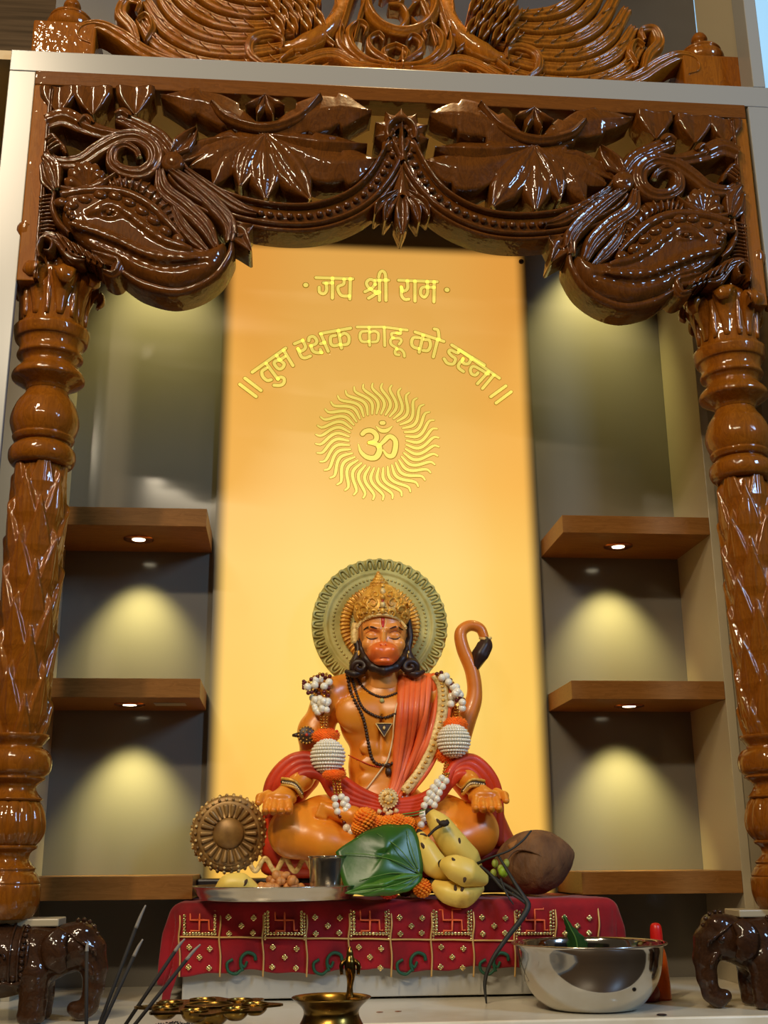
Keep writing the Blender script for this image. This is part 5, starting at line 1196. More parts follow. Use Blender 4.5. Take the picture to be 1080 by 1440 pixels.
chip('sweet_piece', 'flat pale sweet flake leaning toward the tumbler', 'sweet', 430, 1254, -0.342, 0.012, 0.005, 0.008, M_seedw, 0.5)
chip('sweet_piece', 'white flake under the front edge of the chickpeas', 'sweet', 384, 1258, -0.355, 0.014, 0.004, 0.006, M_seedw, 0.1)
def wedge(name, label, x, y, Y, s, m, rz_=0):
    p = at(x, y, Y); V_ = [(-s, -s*0.6, 0), (s, -s*0.6, 0), (s*0.8, s*0.6, 0), (-s*0.8, s*0.5, 0), (-s*0.1, -s*0.1, s*1.9), (s*0.4, s*0.2, s*1.5)]
    F_ = [(3, 2, 1, 0), (0, 1, 5, 4), (1, 2, 5), (2, 3, 4, 5), (3, 0, 4)]; o = mesh(name, V_, F_, m, smooth=False); o.location = (p.x, Y, FZ+0.0); o.rotation_euler = (0, 0, rz_); return tag(o, label, 'sweet')
wedge('jaggery_lump', 'brown jaggery lump between the chickpeas and the tumbler', 424, 1245, -0.285, 0.013, M_jag)
wedge('jaggery_lump', 'golden brown lump behind the bright banana on the plate', 358, 1236, -0.262, 0.017, M_jag, 0.6)
wedge('dried_fruit', 'greenish dried fruit behind the chickpeas', 372, 1237, -0.266, 0.014, mat('dried_olive', S(92, 80, 28), 0.5), 1.0)
# ---------------------------------------------------------------- betel leaves
M_leaf = mat('betel_leaf_green', S(52, 98, 24), 0.36, noise=(10, 0.4, 0.75), col2=S(20, 58, 16), bump=(26, 0.3, 0.003), coat=0.15, coat_rough=0.3)
M_vein = mat('leaf_vein', S(92, 132, 52), 0.5)
def big_leaf(label, outline, mid, m=M_leaf, depthf=None, veins=()):
    """outline: photo points with depth; filled as a gently cupped blade with a midrib and side veins"""
    c = np.array(B(*mid)); O = [np.array(B(*p)) for p in outline]; O = catmull(O+[O[0]], 64)[:-1]; rings = 9; V_ = [c]; F_ = []
    ctr = c
    for r in range(1, rings+1):
        t = r/rings
        for k, p in enumerate(O):
            w = ctr+(p-ctr)*t; w = w+np.array([0, 0.006*math.sin(t*PI)*math.cos(k*2*PI/64*2)*0.8-0.008*(1-t*t), 0.0008*math.sin(k*0.9)*t]); V_.append(w)
    n = len(O)
    for k in range(n): F_.append((0, 1+k, 1+(k+1) % n))
    for r in range(rings-1):
        for k in range(n): a = 1+r*n+k; b = 1+r*n+(k+1) % n; F_.append((a, a+n, b+n, b))
    t = thing('betel_leaf', label, 'leaf', tuple(min(O, key=lambda v: v[2])), 'betel leaves')
    bl = mesh('leaf_blade', V_, F_, m, t); so = bl.modifiers.new('thickness', 'SOLIDIFY'); so.thickness = 0.0012
    for P in veins: mesh('leaf_vein', *tube_geo([np.array(B(*p)) for p in P], [0.0011, 0.0006], 6, 22), M_vein, t)
    return t
big_leaf('large dark green betel leaf standing behind the smaller one, beside the tumbler', [(472, 1198, -0.315), (500, 1178, -0.305), (530, 1163, -0.295), (560, 1160, -0.290), (582, 1165, -0.288), (592, 1200, -0.300), (592, 1232, -0.312), (560, 1240, -0.322), (520, 1250, -0.330), (488, 1254, -0.332)], (540, 1200, -0.312),
         veins=([(590, 1228, -0.316), (560, 1212, -0.325), (520, 1202, -0.326), (485, 1200, -0.322)], [(588, 1226, -0.316), (560, 1192, -0.318), (530, 1172, -0.308)], [(588, 1222, -0.314), (578, 1190, -0.308), (572, 1168, -0.298)], [(584, 1230, -0.318), (550, 1228, -0.330), (505, 1238, -0.335)]))
M_leaf2 = mat('betel_leaf_light', S(70, 122, 34), 0.42, noise=(14, 0.4, 0.7), col2=S(40, 88, 24), bump=(26, 0.3, 0.003))
big_leaf('light green betel leaf folded over the plate\'s right rim', [(484, 1256, -0.352), (505, 1247, -0.356), (530, 1239, -0.356), (560, 1231, -0.350), (592, 1229, -0.338), (588, 1243, -0.344), (570, 1254, -0.352), (540, 1259, -0.358), (510, 1259, -0.357)], (540, 1247, -0.358), M_leaf2,
         veins=([(590, 1231, -0.342), (560, 1243, -0.362), (520, 1252, -0.366), (490, 1256, -0.356)], [(588, 1232, -0.342), (560, 1236, -0.360), (535, 1241, -0.364)], [(588, 1233, -0.343), (565, 1250, -0.362), (540, 1256, -0.362)]))
# marigolds and small things on the cloth
M_mari = mat('marigold_orange', S(255, 150, 20), 0.7, noise=(60, 0.4, 0.7), col2=S(240, 110, 10)); M_maridk = mat('marigold_red', S(206, 44, 16), 0.7)
def pom(name, label, cat, c, r, m, n=90, sq_=1.0, parent=None, grp=None):
    """flower head: a ball of many small ruffled petals joined into one mesh"""
    mb = MB(); mb.add(*ball_geo((0, 0, 0), r*0.82, 2, (1, 1, sq_)))
    for i in range(n):
        z = 1-2*(i+0.5)/n; a = i*2.399; rr = math.sqrt(1-z*z); d = Vector((rr*math.cos(a), rr*math.sin(a), z))
        mb.add(*ball_geo((d.x*r*0.86, d.y*r*0.86, d.z*r*0.86*sq_), r*0.24, 1, (1, 1, 0.55), d.to_track_quat('X', 'Z').to_matrix()))
    V_ = [(x+c[0], y+c[1], z+c[2]) for x, y, z in mb.V]
    if parent is not None: return mesh(name, V_, mb.F, m, parent)
    o = mesh(name, mb.V, mb.F, m); o.location = c; tag(o, label, cat, grp); return o
p = at(594, 1254, -0.290); pom('marigold', 'single orange marigold on the cloth left of the lowest banana', 'flower', (p.x, -0.290, TOP+0.0165), 0.0165, M_mari)
p = at(547, 1264, -0.288); pom('marigold', 'reddish marigold half hidden below the light leaf', 'flower', (p.x, -0.288, TOP+0.011), 0.017, M_maridk, sq_=0.7)
p = at(572, 1240, -0.262); blob_thing('areca_nut', 'brown areca nut behind the marigolds', 'nut', (p.x, -0.240, TOP+0.018), 0.018, M_jag, (1, 0.9, 1))
o = mesh('rolled_leaf_stem', *tube_geo([(at(578, 1268, -0.275).x, -0.275, TOP+0.004), (at(600, 1270, -0.275).x, -0.270, TOP+0.004)], [0.0042, 0.004], 10), mat('dry_stem', S(120, 96, 62), 0.6)); tag(o, 'pale dry stem lying in front of the orange marigold', 'stem')
# coconut
M_coco = mat('coconut_husk', S(132, 92, 54), 0.85, noise=(26, 0.35, 0.75), col2=S(78, 48, 26), bump=(90, 0.9, 0.004), stretch=(1, 1, 0.4))
cc = at(752, 1223, -0.20)
cn = thing('coconut', 'brown husked coconut on the right end of the red cloth', 'fruit', (cc.x, -0.20, TOP))
mb = lathe_geo(refine([(0.001, -0.078), (0.022, -0.071), (0.044, -0.048), (0.056, -0.016), (0.056, 0.012), (0.046, 0.040), (0.027, 0.062), (0.010, 0.074), (0.001, 0.078)], 4), (0, 0, 0), 56, disp=lambda a, z, j: 1+0.025*math.cos(3*a)+0.012*math.sin(9*a+j))
Rm = Matrix.Rotation(math.radians(78), 3, 'Y') @ Matrix.Rotation(0.5, 3, 'X')
Vc = [Rm @ Vector(v) for v in mb[0]]; zmin = min(v.z for v in Vc)
mesh('husk', [(v.x+cc.x, v.y-0.20, v.z+TOP-zmin) for v in Vc], mb[1], M_coco, cn)
mesh('husk_ridge', *tube_geo([B(705, 1222, -0.252), B(725, 1196, -0.248), B(755, 1200, -0.258), B(780, 1222, -0.250)], [0.0015, 0.0024, 0.0014], 8, 24), M_coco, cn)
mesh('husk_tuft', *tube_geo([B(718, 1196, -0.225), B(738, 1184, -0.220), B(756, 1182, -0.205)], [0.012, 0.010, 0.003], 10, 16, flat=0.5), mat('coconut_tuft', S(150, 96, 40), 0.85, bump=(120, 0.8, 0.003)), cn)
# black twigs and stems tied over the fruit
M_twig = mat('black_dry_twig', S(34, 34, 32), 0.6, bump=(60, 0.5, 0.002))
tg = thing('dry_twig_bundle', 'bundle of dark dry twigs hanging down the cloth from the bananas', 'twigs', B(715, 1270, -0.33))
for P, R in ((((680, 1222, -0.262), (700, 1238, -0.300), (722, 1252, -0.325), (742, 1270, -0.345), (735, 1290, -0.352), (712, 1320, -0.354), (692, 1350, -0.356), (682, 1380, -0.358), (684, 1411, -0.364)), (0.0022, 0.0030, 0.0040, 0.0052, 0.0052, 0.0042, 0.0038, 0.0034, 0.0016)),
             (((672, 1214, -0.27), (690, 1206, -0.29), (716, 1196, -0.30), (735, 1182, -0.30), (747, 1168, -0.29)), (0.003, 0.002, 0.002, 0.002, 0.0016)),
             (((700, 1202, -0.29), (712, 1222, -0.31), (726, 1245, -0.33), (744, 1272, -0.345)), (0.0018, 0.0028, 0.0034, 0.0042)),
             (((676, 1218, -0.28), (692, 1232, -0.30), (708, 1250, -0.32), (728, 1262, -0.34), (746, 1276, -0.345)), (0.0024, 0.003, 0.003, 0.0026, 0.002)),
             (((704, 1236, -0.31), (712, 1256, -0.33), (722, 1272, -0.335)), (0.002, 0.0018, 0.001)),
             (((735, 1330, -0.350), (742, 1350, -0.352), (750, 1378, -0.356)), (0.001, 0.0012, 0.0008))):
    mesh('twig', *tube_geo([B(*p) for p in P], R, 8, 50), M_twig, tg)
for x, y in ((696, 1214), (704, 1222), (694, 1228), (712, 1214)):
    mesh('flower_bud', *ball_geo(B(x, y, -0.285), 0.006, 2, (1, 0.8, 1.3)), mat('green_bud', S(150, 160, 60), 0.6) if (x, y) == (696, 1214) else bpy.data.materials['green_bud'], tg)
mesh('green_bud', *ball_geo(B(708, 1226, -0.300), 0.010, 2, (0.9, 0.8, 1)), mat('lime_bud', S(140, 176, 40), 0.5), tg)
# ---------------------------------------------------------------- pearl and pom-pom garland hung on the statue
M_pearl = mat('pearl_white', S(246, 238, 216), 0.22, coat=0.5, spec=0.6)
M_maroon = mat('maroon_bead', S(96, 14, 14), 0.25, coat=0.4); M_gbead = mat('gold_bead', S(214, 150, 60), 0.2, metal=0.9)
M_pomr = mat('red_pompom', S(236, 46, 18), 0.85); M_pomo = mat('orange_pompom', S(255, 122, 20), 0.8)
gl = thing('pearl_garland', 'garland of white pearls, pearl balls and orange pompoms hung over the statue\'s shoulders', 'garland', q(540, 1150, -0.09))
_proto = {}
def bd(kind, p, r):
    m = {'p': M_pearl, 'm': M_maroon, 'g': M_gbead}[kind]; nm = {'p': 'pearl', 'm': 'maroon_bead', 'g': 'gold_bead'}[kind]
    if kind not in _proto:
        o = mesh(nm, *ball_geo((0, 0, 0), 0.005, 2), m, None); o.parent = gl; _proto[kind] = o
    else: o = _proto[kind].copy(); COL.objects.link(o)
    o.location = Vector(p)-gl.location; o.scale = (r/0.005,)*3
def G(x, y, d=0.010):
    if y > 1086: p = at(x, y, -0.200-d*0.4); return (p.x, p.y, p.z)
    return fr2(x, y, d)
def strand(P, pat, step, d=0.009, rs=None):
    Q = catmull(P, 200); L = np.concatenate([[0], np.cumsum([np.linalg.norm(Q[i+1]-Q[i]) for i in range(199)])]); s = 0; i = 0
    R = {'p': 5.0, 'm': 3.2, 'g': 2.2, 'P': 5.6, 's': 2.0}
    while s < L[-1]:
        k = pat[i % len(pat)]; r = R[k]; s += r*0.95
        if s > L[-1]: break
        x, y = Q[int(np.searchsorted(L, s))]; kk = {'P': 'p', 's': 'g'}.get(k, k)
        bd(kk, G(x, y, d+r*U*0.6), r*U); s += r*0.95; i += 1
for dx, P in enumerate((((447, 952), (438, 966), (441, 985), (448, 1003)), ((455, 946), (448, 966), (450, 985), (455, 1006)), ((464, 948), (462, 966), (461, 985), (461, 1003)))):
    strand(P, 'mPmgmPmg'if dx else 'PmgmPmg', 1, 0.010)
for P in (((440, 984), (446, 1004)), ((450, 984), (454, 1006)), ((460, 984), (459, 1004))): strand(P, 'pp', 1, 0.013)
for P in (((443, 950), (433, 962), (434, 978)), ((451, 946), (443, 958), (444, 978), (443, 998)), ((460, 946), (456, 960), (456, 980), (452, 1000))): strand(P, 'gmgPmgPpp', 1, 0.014)
for P in (((616, 948), (628, 960), (640, 974), (640, 990)), ((630, 958), (642, 970), (651, 990))): strand(P, 'gmgPmPp', 1, 0.014)
for k in range(7): bd('m', G(430+2.2*k*(k%2)-3, 958+k*1.6, 0.012), 2.6*U)
for x in (450, 455, 460): strand(((x, 1006), (x*0.5+228, 1026)), 'gs', 1, 0.008)
for P in (((612, 946), (624, 955), (637, 966), (642, 985)), ((618, 944), (632, 955), (645, 972), (647, 990)), ((624, 950), (634, 966), (634, 990)), ((640, 968), (652, 985), (650, 996))):
    strand(P, 'mPmgPP', 1, 0.010)
for x in (636, 641, 646): strand(((x, 992), (642, 1012)), 'gs', 1, 0.008)
def shaggy(name, c, r, m, sc=(1, 1, 0.8), n=420):
    mb = MB(); mb.add(*ball_geo((0, 0, 0), r*0.85, 2, sc))
    for i in range(n):
        z = 1-2*(i+0.5)/n; a = i*2.399; rr = math.sqrt(1-z*z); d = Vector((rr*math.cos(a), rr*math.sin(a), z))
        t = 0.90+0.22*random.random(); mb.add(*tube_geo([(d.x*r*0.6*sc[0], d.y*r*0.6*sc[1], d.z*r*0.6*sc[2]), (d.x*r*t*sc[0], d.y*r*t*sc[1], d.z*r*t*sc[2])], [r*0.07, r*0.03], 4))
    mesh(name, [(x+c[0], y+c[1], z+c[2]) for x, y, z in mb.V], mb.F, m, gl)
def pearl_ball(x, y, rpx):
    p = G(x, y, 0.022); r = rpx*U
    core = mesh('pearl_ball', *ball_geo(p, r*0.93, 3), M_pearl, gl)
    n = 14
    for j in range(1, n):
        th = PI*j/n; m_ = max(1, int(round(2*PI*math.sin(th)*r/(0.0052))))
        for i in range(m_):
            a = 2*PI*(i+0.5*(j % 2))/m_
            if math.sin(a)*math.sin(th) > 0.35: continue
            o = _proto['p'].copy(); COL.objects.link(o); o.parent = core
            o.location = Vector((p[0]+r*math.sin(th)*math.cos(a), p[1]+r*math.sin(th)*math.sin(a), p[2]+r*math.cos(th)))-wloc(core); o.scale = (0.60,)*3
    return p
pearl_ball(461, 1064, 22.5); shaggy('pompom', G(457, 1036, 0.014), 15*U, M_pomo, (1.25, 0.8, 0.75)); shaggy('pompom', G(463, 1034, 0.010), 12*U, M_pomr, (1.2, 0.8, 0.8)); shaggy('pompom', G(467, 1085, 0.016), 16*U, M_pomr, (1.1, 0.8, 0.65)); shaggy('pompom', G(470, 1090, 0.010), 13*U, M_pomo, (1.2, 0.8, 0.6))
pearl_ball(638, 1042, 22); shaggy('pompom', G(641, 1019, 0.016), 14*U, M_pomo, (1.2, 0.8, 0.8)); shaggy('pompom', G(631, 1062, 0.018), 16*U, M_pomo, (1.2, 0.8, 0.7))
for x in (468, 473, 477): strand(((x, 1092), (x+3, 1118)), 'g', 1, 0.012)
for P in (((470, 1118), (474, 1140), (486, 1160), (490, 1178)), ((479, 1116), (486, 1138), (497, 1160), (503, 1176)), ((486, 1120), (490, 1142), (494, 1170))):
    strand(P, 'pppmgmPmg', 1, 0.012)
for x in (628, 633, 638): strand(((x-1, 1070), (x*0.6+246, 1094)), 'g', 1, 0.012)
for P in (((624, 1090), (612, 1110), (604, 1130), (592, 1150)), ((630, 1094), (619, 1112), (610, 1134), (598, 1158)), ((618, 1096), (606, 1112), (596, 1134), (588, 1150)), ((602, 1138), (594, 1156), (588, 1168))):
    strand(P, 'pppppmgPmg', 1, 0.014)
for x, y, r in ((514, 1152, 17), (532, 1157, 11), (546, 1158, 12), (560, 1157, 13), (574, 1160, 12), (506, 1164, 12)):
    c = at(x, y, -0.235); pom('marigold_head', '', '', (c.x, c.y, c.z), r*0.00133, M_mari, 110, 0.9, gl)
for x, y in ((532, 1144), (540, 1142), (548, 1145), (556, 1143), (544, 1147)):
    c = at(x, y, -0.232); mesh('tuberose', *tube_geo([c, (c.x+0.003, c.y-0.003, c.z+0.006)], [0.0035, 0.0045], 7), M_thread, gl)
for P in (((560, 1146), (585, 1142), (600, 1138)), ((556, 1149), (580, 1147), (596, 1143))): mesh('green_stem', *tube_geo([at(x, y, -0.230) for x, y in P], [0.0014, 0.001], 6, 12), M_vein, gl)
# ---------------------------------------------------------------- carved elephants under the columns
YE = -0.475; SHX = 0.02
def E_(x, y, d=0.0): p = at(x, y, YE+d); return (p.x, p.y, p.z)
ef = Field((-0.80, -0.575, -0.003), (-0.44, -0.405, 0.175), 0.0024)
k_ = 0.00121
ef.ell((-0.655, YE, 0.085), (0.095, 0.050, 0.052), 0.012)
ef.ell((-0.64, YE, 0.112), (0.075, 0.044, 0.028), 0.014)
ef.cap((-0.58, YE, 0.095), (-0.548, YE, 0.102), 0.044, 0.036, 0.016)
ef.ell((-0.528, YE, 0.108), (0.030, 0.033, 0.034), 0.012)
ef.ell((-0.520, YE-0.012, 0.128), (0.018, 0.016, 0.013), 0.008); ef.ell((-0.520, YE+0.012, 0.128), (0.018, 0.016, 0.013), 0.008)
ef.chain([(-0.508, YE, 0.100), (-0.500, YE, 0.074), (-0.500, YE, 0.046), (-0.505, YE, 0.022), (-0.516, YE, 0.013), (-0.528, YE, 0.018)], [0.025, 0.018, 0.0145, 0.0125, 0.011, 0.010], 0.010)
for dy in (-0.026, 0.026):
    for x in (-0.585, -0.715): ef.chain([(x, YE+dy, 0.07), (x+0.002, YE+dy, 0.035), (x, YE+dy, 0.013)], [0.026, 0.0185, 0.021], 0.010)
ef.ell((-0.60, YE, -0.010), (0.2, 0.2, 0.0125), 0.001, mode='sub')
for s_ in (-1, 1):
    ef.ell((-0.517, YE+s_*0.0325, 0.104), (0.005, 0.004, 0.004), 0.002)
    ef.chain([(-0.512, YE+s_*0.020, 0.082), (-0.500, YE+s_*0.026, 0.068)], [0.006, 0.0035], 0.003)
el_proto = None
def elephant(sx):
    nm = 'left' if sx < 0 else 'right'
    t = thing('carved_elephant', 'dark carved wooden elephant carrying the %s column, trunk curled down' % nm, 'elephant', (sx*0.62, YE, 0), 'carved elephants under the columns')
    def mir(V): return [(-sx*-1*v[0] if sx < 0 else -v[0], v[1], v[2]) for v in V]
    def mk(name, VF, m=M_eleph, smooth=True):
        V, F = VF; V = [(v[0] if sx < 0 else -v[0], v[1], v[2]) for v in V]; F = F if sx < 0 else [tuple(reversed(f)) for f in F]
        return mesh(name, V, F, m, t, smooth)
    o = ef.mesh('body', M_eleph, None)
    if sx > 0:
        me = o.data; co = np.empty(len(me.vertices)*3); me.vertices.foreach_get('co', co); co = co.reshape(-1, 3); co[:, 0] *= -1; me.vertices.foreach_set('co', co.ravel()); me.flip_normals()
    me = o.data; co = np.empty(len(me.vertices)*3); me.vertices.foreach_get('co', co); co = co.reshape(-1, 3)-np.array(t.location); me.vertices.foreach_set('co', co.ravel()); o.parent = t
    # ears
    for s_ in (-1, 1):
        P = [(-0.545, YE+s_*0.036, 0.132), (-0.556, YE+s_*0.044, 0.112), (-0.552, YE+s_*0.045, 0.090), (-0.540, YE+s_*0.038, 0.074)]
        mk('ear', tube_geo(P, [0.010, 0.019, 0.018, 0.006], 14, 22, flat=0.28, up=np.array([0, 1.0, 0]), disp=lambda th, t_: 1+0.10*math.cos(5*th)))
    # saddle cloth: ribs, bead strips and hem on the flank facing the room
    sd = mk('saddle_cloth', lathe_geo(refine([(0.0565, 0.0), (0.0575, 0.01), (0.0575, 0.095), (0.0565, 0.105)], 2), (0, 0, 0), 40))
    me = sd.data
    for v in me.vertices:
        w = v.co+t.location; xx, yy, zz = (w.x, w.y, w.z); a = math.atan2(yy, abs(xx)*(1 if True else 1))
    bpy.data.objects.remove(sd)
    def flank(a, xx): return (xx, YE+0.053*math.cos(a)*-1, 0.088+0.052*math.sin(a))
    V = []; F = []; n1, n2 = 44, 20
    for i in range(n1):
        xx = -0.735+0.143*i/(n1-1); w = math.sqrt(max(0.05, 1-((xx+0.655)/0.115)**2))
        for j in range(n2):
            a = -0.62+(PI+1.24)*j/(n2-1); r = 1+0.018*math.sin(xx*420)*math.sin(a*9)+0.012*math.cos(a*14)
            V.append((xx, YE-0.0545*w*r*math.cos(a)*1.02, 0.086+0.056*w*r*math.sin(a)+0.004))
    F = [(i*n2+j, (i+1)*n2+j, (i+1)*n2+j+1, i*n2+j+1) for i in range(n1-1) for j in range(n2-1)]
    mk('saddle_cloth', (V, F))
    for xx, r in ((-0.594, 0.0024), (-0.606, 0.0024), (-0.618, 0.002)):
        w = math.sqrt(max(0.05, 1-((xx+0.655)/0.115)**2))
        mk('saddle_strap', tube_geo([(xx, YE-0.0565*w*math.cos(a), 0.090+0.0575*w*math.sin(a)) for a in np.linspace(-0.66, PI+0.66, 26)], [r, r], 8))
    for j in range(11):
        a = -0.58+j*0.19; xx = -0.600; w = math.sqrt(1-((xx+0.655)/0.115)**2)
        mk('saddle_bead', ball_geo((xx, YE-0.058*w*math.cos(a), 0.090+0.058*w*math.sin(a)), 0.0042, 1))
    mk('saddle_hem', tube_geo([(xx, YE-0.047*math.sqrt(max(0.05, 1-((xx+0.655)/0.115)**2)), 0.058+0.0015*math.sin(xx*300)) for xx in np.linspace(-0.735, -0.594, 20)], [0.003, 0.003], 8))
    for k in range(9):
        xx = -0.728+k*0.0145; mk('saddle_fringe', ball_geo((xx, YE-0.047, 0.066), 0.0050, 1, (1, 0.5, 1.2)))
    for k in range(6):
        xx = -0.722+k*0.018; mk('saddle_scroll', tube_geo([(xx+0.008*math.cos(b)*(1-b/9), YE-0.0545-0.001, 0.094+0.010*math.sin(b)*(1-b/9)) for b in np.linspace(0, 5.5, 12)], [0.0026, 0.0014], 6, 22))
    for k in range(5): mk('head_band', tube_geo([(-0.536+k*0.008, YE-0.030, 0.128-0.006*k), (-0.524+k*0.007, YE-0.033, 0.118-0.004*k), (-0.512+k*0.004, YE-0.028, 0.110-0.004*k)], [0.0028, 0.002], 7, 8))
    for k in range(5): a = 0.4+0.35*k; mk('crown_bead', ball_geo((-0.522+0.026*math.cos(a), YE-0.008, 0.112+0.033*math.sin(a)), 0.004, 1))
    mk('pale_wedge', box_geo(-0.70, -0.555, YE-0.02, YE+0.045, 0.136, 0.1475, 0.002), M_side, False)
    t.location.x += -sx*SHX
    return t
elephant(-1); elephant(1)
# ---------------------------------------------------------------- steel bowl with leaf, bottle, brass lamp, five-cup lamp, incense
bc_ = (at(832, 1400, -0.447).x, -0.447)
bw = thing('steel_bowl', 'large polished steel mixing bowl at the counter\'s right front', 'bowl', (bc_[0], bc_[1], 0.0005))
zr = at(832, 1326, -0.447).z
pr = [(0.001, 0.0), (0.060, 0.0), (0.078, 0.006), (0.100, 0.030), (0.112, 0.058), (0.118, zr-0.004), (0.1235, zr-0.001), (0.1238, zr+0.0005), (0.1225, zr+0.001), (0.1165, zr-0.003), (0.1105, 0.058), (0.098, 0.032), (0.076, 0.009), (0.060, 0.0025), (0.001, 0.0025)]
mesh('bowl_shell', *lathe_geo(refine([(r, z+0.0005) for r, z in pr], 4), (bc_[0], bc_[1], 0), 96), M_mirror, bw)
mesh('rim_bead', *tube_geo([(bc_[0]+0.1232*math.cos(a), bc_[1]+0.1232*math.sin(a), zr+0.0005) for a in np.linspace(0, 2*PI, 97)], [0.0016, 0.0016], 8), M_steel, bw)
big_leaf_m = mat('bowl_leaf_green', S(34, 74, 24), 0.45, noise=(14, 0.4, 0.7), col2=S(18, 46, 14))
lt = thing('green_leaf_in_bowl', 'dark green leaf standing inside the steel bowl', 'leaf', B(815, 1350, -0.45)); lt.name = 'green_leaf'
def leaf_blade(name, P, w, m, parent, cup=0.2):
    Q = catmull([np.array(B(*p)) for p in P], 26); ws = np.interp(np.linspace(0, 1, 26), np.linspace(0, 1, len(w)), w); V = []; F = []
    for i, p in enumerate(Q):
        for u in np.linspace(-1, 1, 9): V.append((p[0]+u*ws[i]*(1+0.12*math.sin(i*1.7)*abs(u)), p[1]+cup*ws[i]*abs(u), p[2]))
    for i in range(25):
        for j in range(8): F.append((i*9+j, i*9+j+1, (i+1)*9+j+1, (i+1)*9+j))
    o = mesh(name, V, F, m, parent); s = o.modifiers.new('t', 'SOLIDIFY'); s.thickness = 0.001; return o
leaf_blade('leaf_blade', [(793, 1287, -0.47), (800, 1302, -0.465), (810, 1318, -0.46), (813, 1335, -0.455), (814, 1365, -0.45)], [0.0015, 0.006, 0.013, 0.019, 0.017], big_leaf_m, lt)
mesh('midrib', *tube_geo([B(793, 1287, -0.473), B(802, 1305, -0.468), B(811, 1325, -0.463), B(814, 1360, -0.455)], [0.0008, 0.0012], 6, 16), M_vein, lt)
# small bottle with red cap behind the bowl
M_amber = mat('orange_liquid_bottle', S(224, 96, 20), 0.12, trans=0.35, coat=0.5); M_cap = mat('red_plastic_cap', S(200, 22, 14), 0.35)
pb_ = at(929, 1400, -0.35); bt = thing('small_bottle', 'small orange bottle with a red cap behind the steel bowl', 'bottle', (pb_.x, -0.35, 0.0005))
mesh('bottle_body', *lathe_geo(refine([(0.001, 0), (0.017, 0), (0.0185, 0.003), (0.0165, 0.045), (0.014, 0.072), (0.009, 0.086), (0.009, 0.092), (0.001, 0.092)], 3), (pb_.x, -0.35, 0.0005), 32), M_amber, bt)
mesh('cap', *lathe_geo(refine([(0.0095, 0.088), (0.0105, 0.090), (0.0100, 0.112), (0.007, 0.120), (0.001, 0.122)], 3), (pb_.x, -0.35, 0), 28), M_cap, bt)
pc_ = at(912, 1403, -0.375); cc2 = thing('red_pouch', 'dark red cloth bundle behind the bowl beside the bottle', 'pouch', (pc_.x-0.004, -0.372, 0.0005))
mesh('bundle', *lathe_geo(refine([(0.001, 0), (0.018, 0.0), (0.023, 0.010), (0.020, 0.024), (0.010, 0.034), (0.001, 0.037)], 3), (pc_.x-0.004, -0.372, 0.0005), 28, disp=lambda a, z, j: 1+0.06*math.cos(5*a+z*90)), mat('dark_red_cloth', S(120, 14, 12), 0.4, coat=0.3), cc2)
# brass pot lamp with a small figure standing behind its rim (on the pull-out tray)
TRZ = -0.0598
def at2(x, y, Y): return at(x, y, Y)
lp = at(466, 1403, -0.80); LR = 0.0505; rz_ = lp.z
bl = thing('brass_pot', 'aged brass pot lamp with flared rim and a small figure, at the front centre', 'lamp', (lp.x, -0.80, TRZ))
def bz(t): return TRZ+(rz_-TRZ)*t
mesh('pot_body', *lathe_geo(refine([(0.001, TRZ+0.0003), (0.030, TRZ+0.0003), (0.032, TRZ+0.006), (0.020, bz(0.16)), (0.030, bz(0.30)), (0.046, bz(0.48)), (0.045, bz(0.66)), (0.036, bz(0.82)), (0.037, bz(0.90)), (0.046, bz(0.97)), (0.0505, bz(1.0)), (0.0500, bz(1.0)+0.0012), (0.044, bz(0.985)), (0.035, bz(0.90)), (0.033, bz(0.80)), (0.040, bz(0.60)), (0.001, bz(0.50))], 4), (lp.x, -0.80, 0), 72), M_brass, bl)
fp = at(492, 1400, -0.765)
fg = mesh('figure', *tube_geo([(fp.x, -0.765, bz(0.9)), (fp.x, -0.765, fp.z+0.008), (fp.x+0.001, -0.765, fp.z+0.022), (fp.x, -0.766, fp.z+0.034), (fp.x, -0.765, fp.z+0.044), (fp.x, -0.765, fp.z+0.052), (fp.x, -0.765, fp.z+0.060)], [0.0045, 0.0042, 0.0052, 0.0085, 0.0062, 0.0048, 0.0015], 14, 40, disp=lambda th, t_: 1+0.10*math.sin(22*t_)), M_brass, bl)
for s_ in (-1, 1): mesh('figure_arm', *tube_geo([(fp.x+s_*0.004, -0.765, fp.z+0.044), (fp.x+s_*0.011, -0.767, fp.z+0.038), (fp.x+s_*0.011, -0.768, fp.z+0.026)], [0.003, 0.0032, 0.0022], 8, 12), M_brass, fg)
# five-cup brass lamp plate
c5 = at(294, 1415, -0.80)
p5 = thing('five_cup_lamp', 'brass star-shaped lamp plate with five round oil cups, front left', 'lamp', (c5.x, -0.80, TRZ))
R5 = 0.090; Vp = []; npt = 80
for i in range(npt):
    a = 2*PI*i/npt; r = R5*(0.80+0.24*(0.5+0.5*math.cos(8*a))**1.6); Vp.append((r*math.cos(a), r*math.sin(a)))
V = [(c5.x+x, -0.80+y, c5.z+0.0015) for x, y in Vp]+[(c5.x+x, -0.80+y, c5.z-0.0012) for x, y in Vp]+[(c5.x, -0.80, c5.z+0.0), (c5.x, -0.80, c5.z-0.0014)]
F = [(i, (i+1) % npt, 2*npt) for i in range(npt)]+[((i+1) % npt+npt, i+npt, 2*npt+1) for i in range(npt)]+[(i+npt, (i+1) % npt+npt, (i+1) % npt, i) for i in range(npt)]
mesh('star_plate', V, F, M_brass, p5, smooth=False)
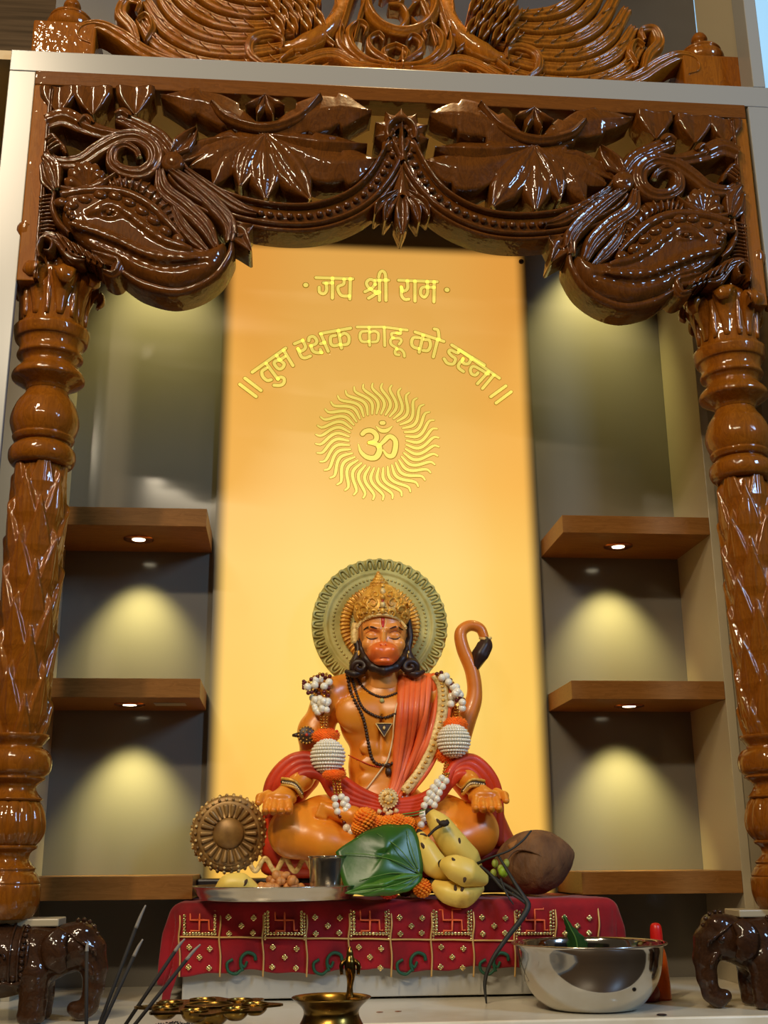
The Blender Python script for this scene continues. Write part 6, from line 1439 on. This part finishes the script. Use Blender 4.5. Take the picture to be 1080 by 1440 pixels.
def cupg(x, y, r, d): return lathe_geo(refine([(0.001, -d), (r*0.5, -d*0.92), (r*0.9, -d*0.5), (r, -0.001), (r*1.06, 0.0016), (r*1.0, 0.0018), (r*0.93, -0.001), (r*0.8, -d*0.45), (r*0.4, -d*0.8), (0.001, -d*0.86)], 3), (x, y, c5.z+0.001), 36)
mesh('centre_cup', *cupg(c5.x, -0.80, 0.030, 0.026), M_brass, p5)
for i in range(7): a = PI/2+i*2*PI/7+0.2; mesh('oil_cup', *cupg(c5.x+0.058*math.cos(a), -0.80+0.058*math.sin(a), 0.0165, 0.013), M_brass, p5)
mesh('stand', *lathe_geo(refine([(0.026, TRZ+0.0003), (0.028, TRZ+0.004), (0.012, TRZ+0.012), (0.010, c5.z-0.035), (0.016, c5.z-0.026)], 3), (c5.x, -0.80, 0), 32), M_brass, p5)
# incense sticks, burning ends ashy, leaning out of a small holder
M_inc = mat('black_incense', S(24, 20, 18), 0.8); M_ash = mat('incense_ash', S(136, 130, 122), 0.9)
hb = at(108, 1470, -0.80)
hd_ = thing('incense_holder', 'small brass incense holder just below the fanned sticks', 'holder', (hb.x, -0.80, TRZ))
mesh('holder_cup', *lathe_geo(refine([(0.001, TRZ+0.0003), (0.022, TRZ+0.0003), (0.024, TRZ+0.004), (0.010, TRZ+0.010), (0.014, TRZ+0.024), (0.018, TRZ+0.030), (0.014, TRZ+0.029), (0.001, TRZ+0.020)], 3), (hb.x, -0.80, 0), 32), M_brass, hd_)
for (x, y, dY, ash, lb) in ((122, 1338, 0.0, 12, 'upright incense stick in front of the left elephant'), (191, 1305, 0.01, 32, 'tall incense stick leaning slightly right with a long ash tip'), (188, 1345, -0.012, 24, 'incense stick just right of the tall one, its ash tip bent'), (246, 1338, 0.012, 20, 'upper of the two incense sticks leaning far right'), (262, 1350, -0.015, 26, 'lower of the two incense sticks leaning far right')):
    a = Vector((hb.x, -0.80, TRZ+0.022)); b = at(x, y, -0.80+dY); d = (b-a); 
    a = a+Vector(((x-190)*0.00016, dY*1.2, 0))
    if x == 122: a = Vector((at(124, 1500, -0.80).x, -0.80, TRZ+0.003))
    t = thing('incense_stick', lb, 'incense stick', tuple(a), 'burning incense sticks')
    mesh('stick', *tube_geo([a, a+(b-a)*0.5, b], [0.0022, 0.0024, 0.0024], 8), M_inc, t)
    e = b+(b-a).normalized()*ash*0.00098; e = e+Vector((0.001, 0, -0.0006*ash/10))
    mesh('ash', *tube_geo([b, (b+e)/2+Vector((0, 0, 0.001)), e], [0.0024, 0.0020, 0.0010], 8, 10), M_ash, t)
# fallen ash and crumbs on the counter
mb = MB(); random.seed(5)
for i in range(70): mb.add(*ball_geo((at(255, 1434, -0.5).x+random.gauss(0, 0.018), -0.53+random.gauss(0, 0.008), 0.0012), 0.0008+0.0012*random.random(), 1, (1, 1, 0.6)))
o = mb.build('fallen_ash', M_inc); o['kind'] = 'stuff'; o['label'] = 'dark crumbs of fallen incense ash on the counter'; o['category'] = 'ash'
pq = at(918, 1427, -0.5)
o = mesh('flat_seed', *lathe_geo([(0.001, 0.0005), (0.006, 0.0006), (0.008, 0.0012), (0.006, 0.0022), (0.001, 0.0024)], (0, 0, 0), 20), M_dark); o.location = (pq.x, -0.545, 0.0); tag(o, 'flat dark seed on the counter edge right of the bowl', 'seed')
for x, y, w_ in ((534, 1424, 'left'), (560, 1423, 'right')):
    p = atz(x, y, 0.0); o = mesh('petal_scrap', *ball_geo((0, 0, 0), 0.004, 1, (1.6, 0.8, 0.2)), M_jag); o.location = (p.x, p.y, 0.001); tag(o, 'tiny brown petal scrap on the counter before the plinth, %s of the two' % w_, 'petal', 'petal scraps on the counter')
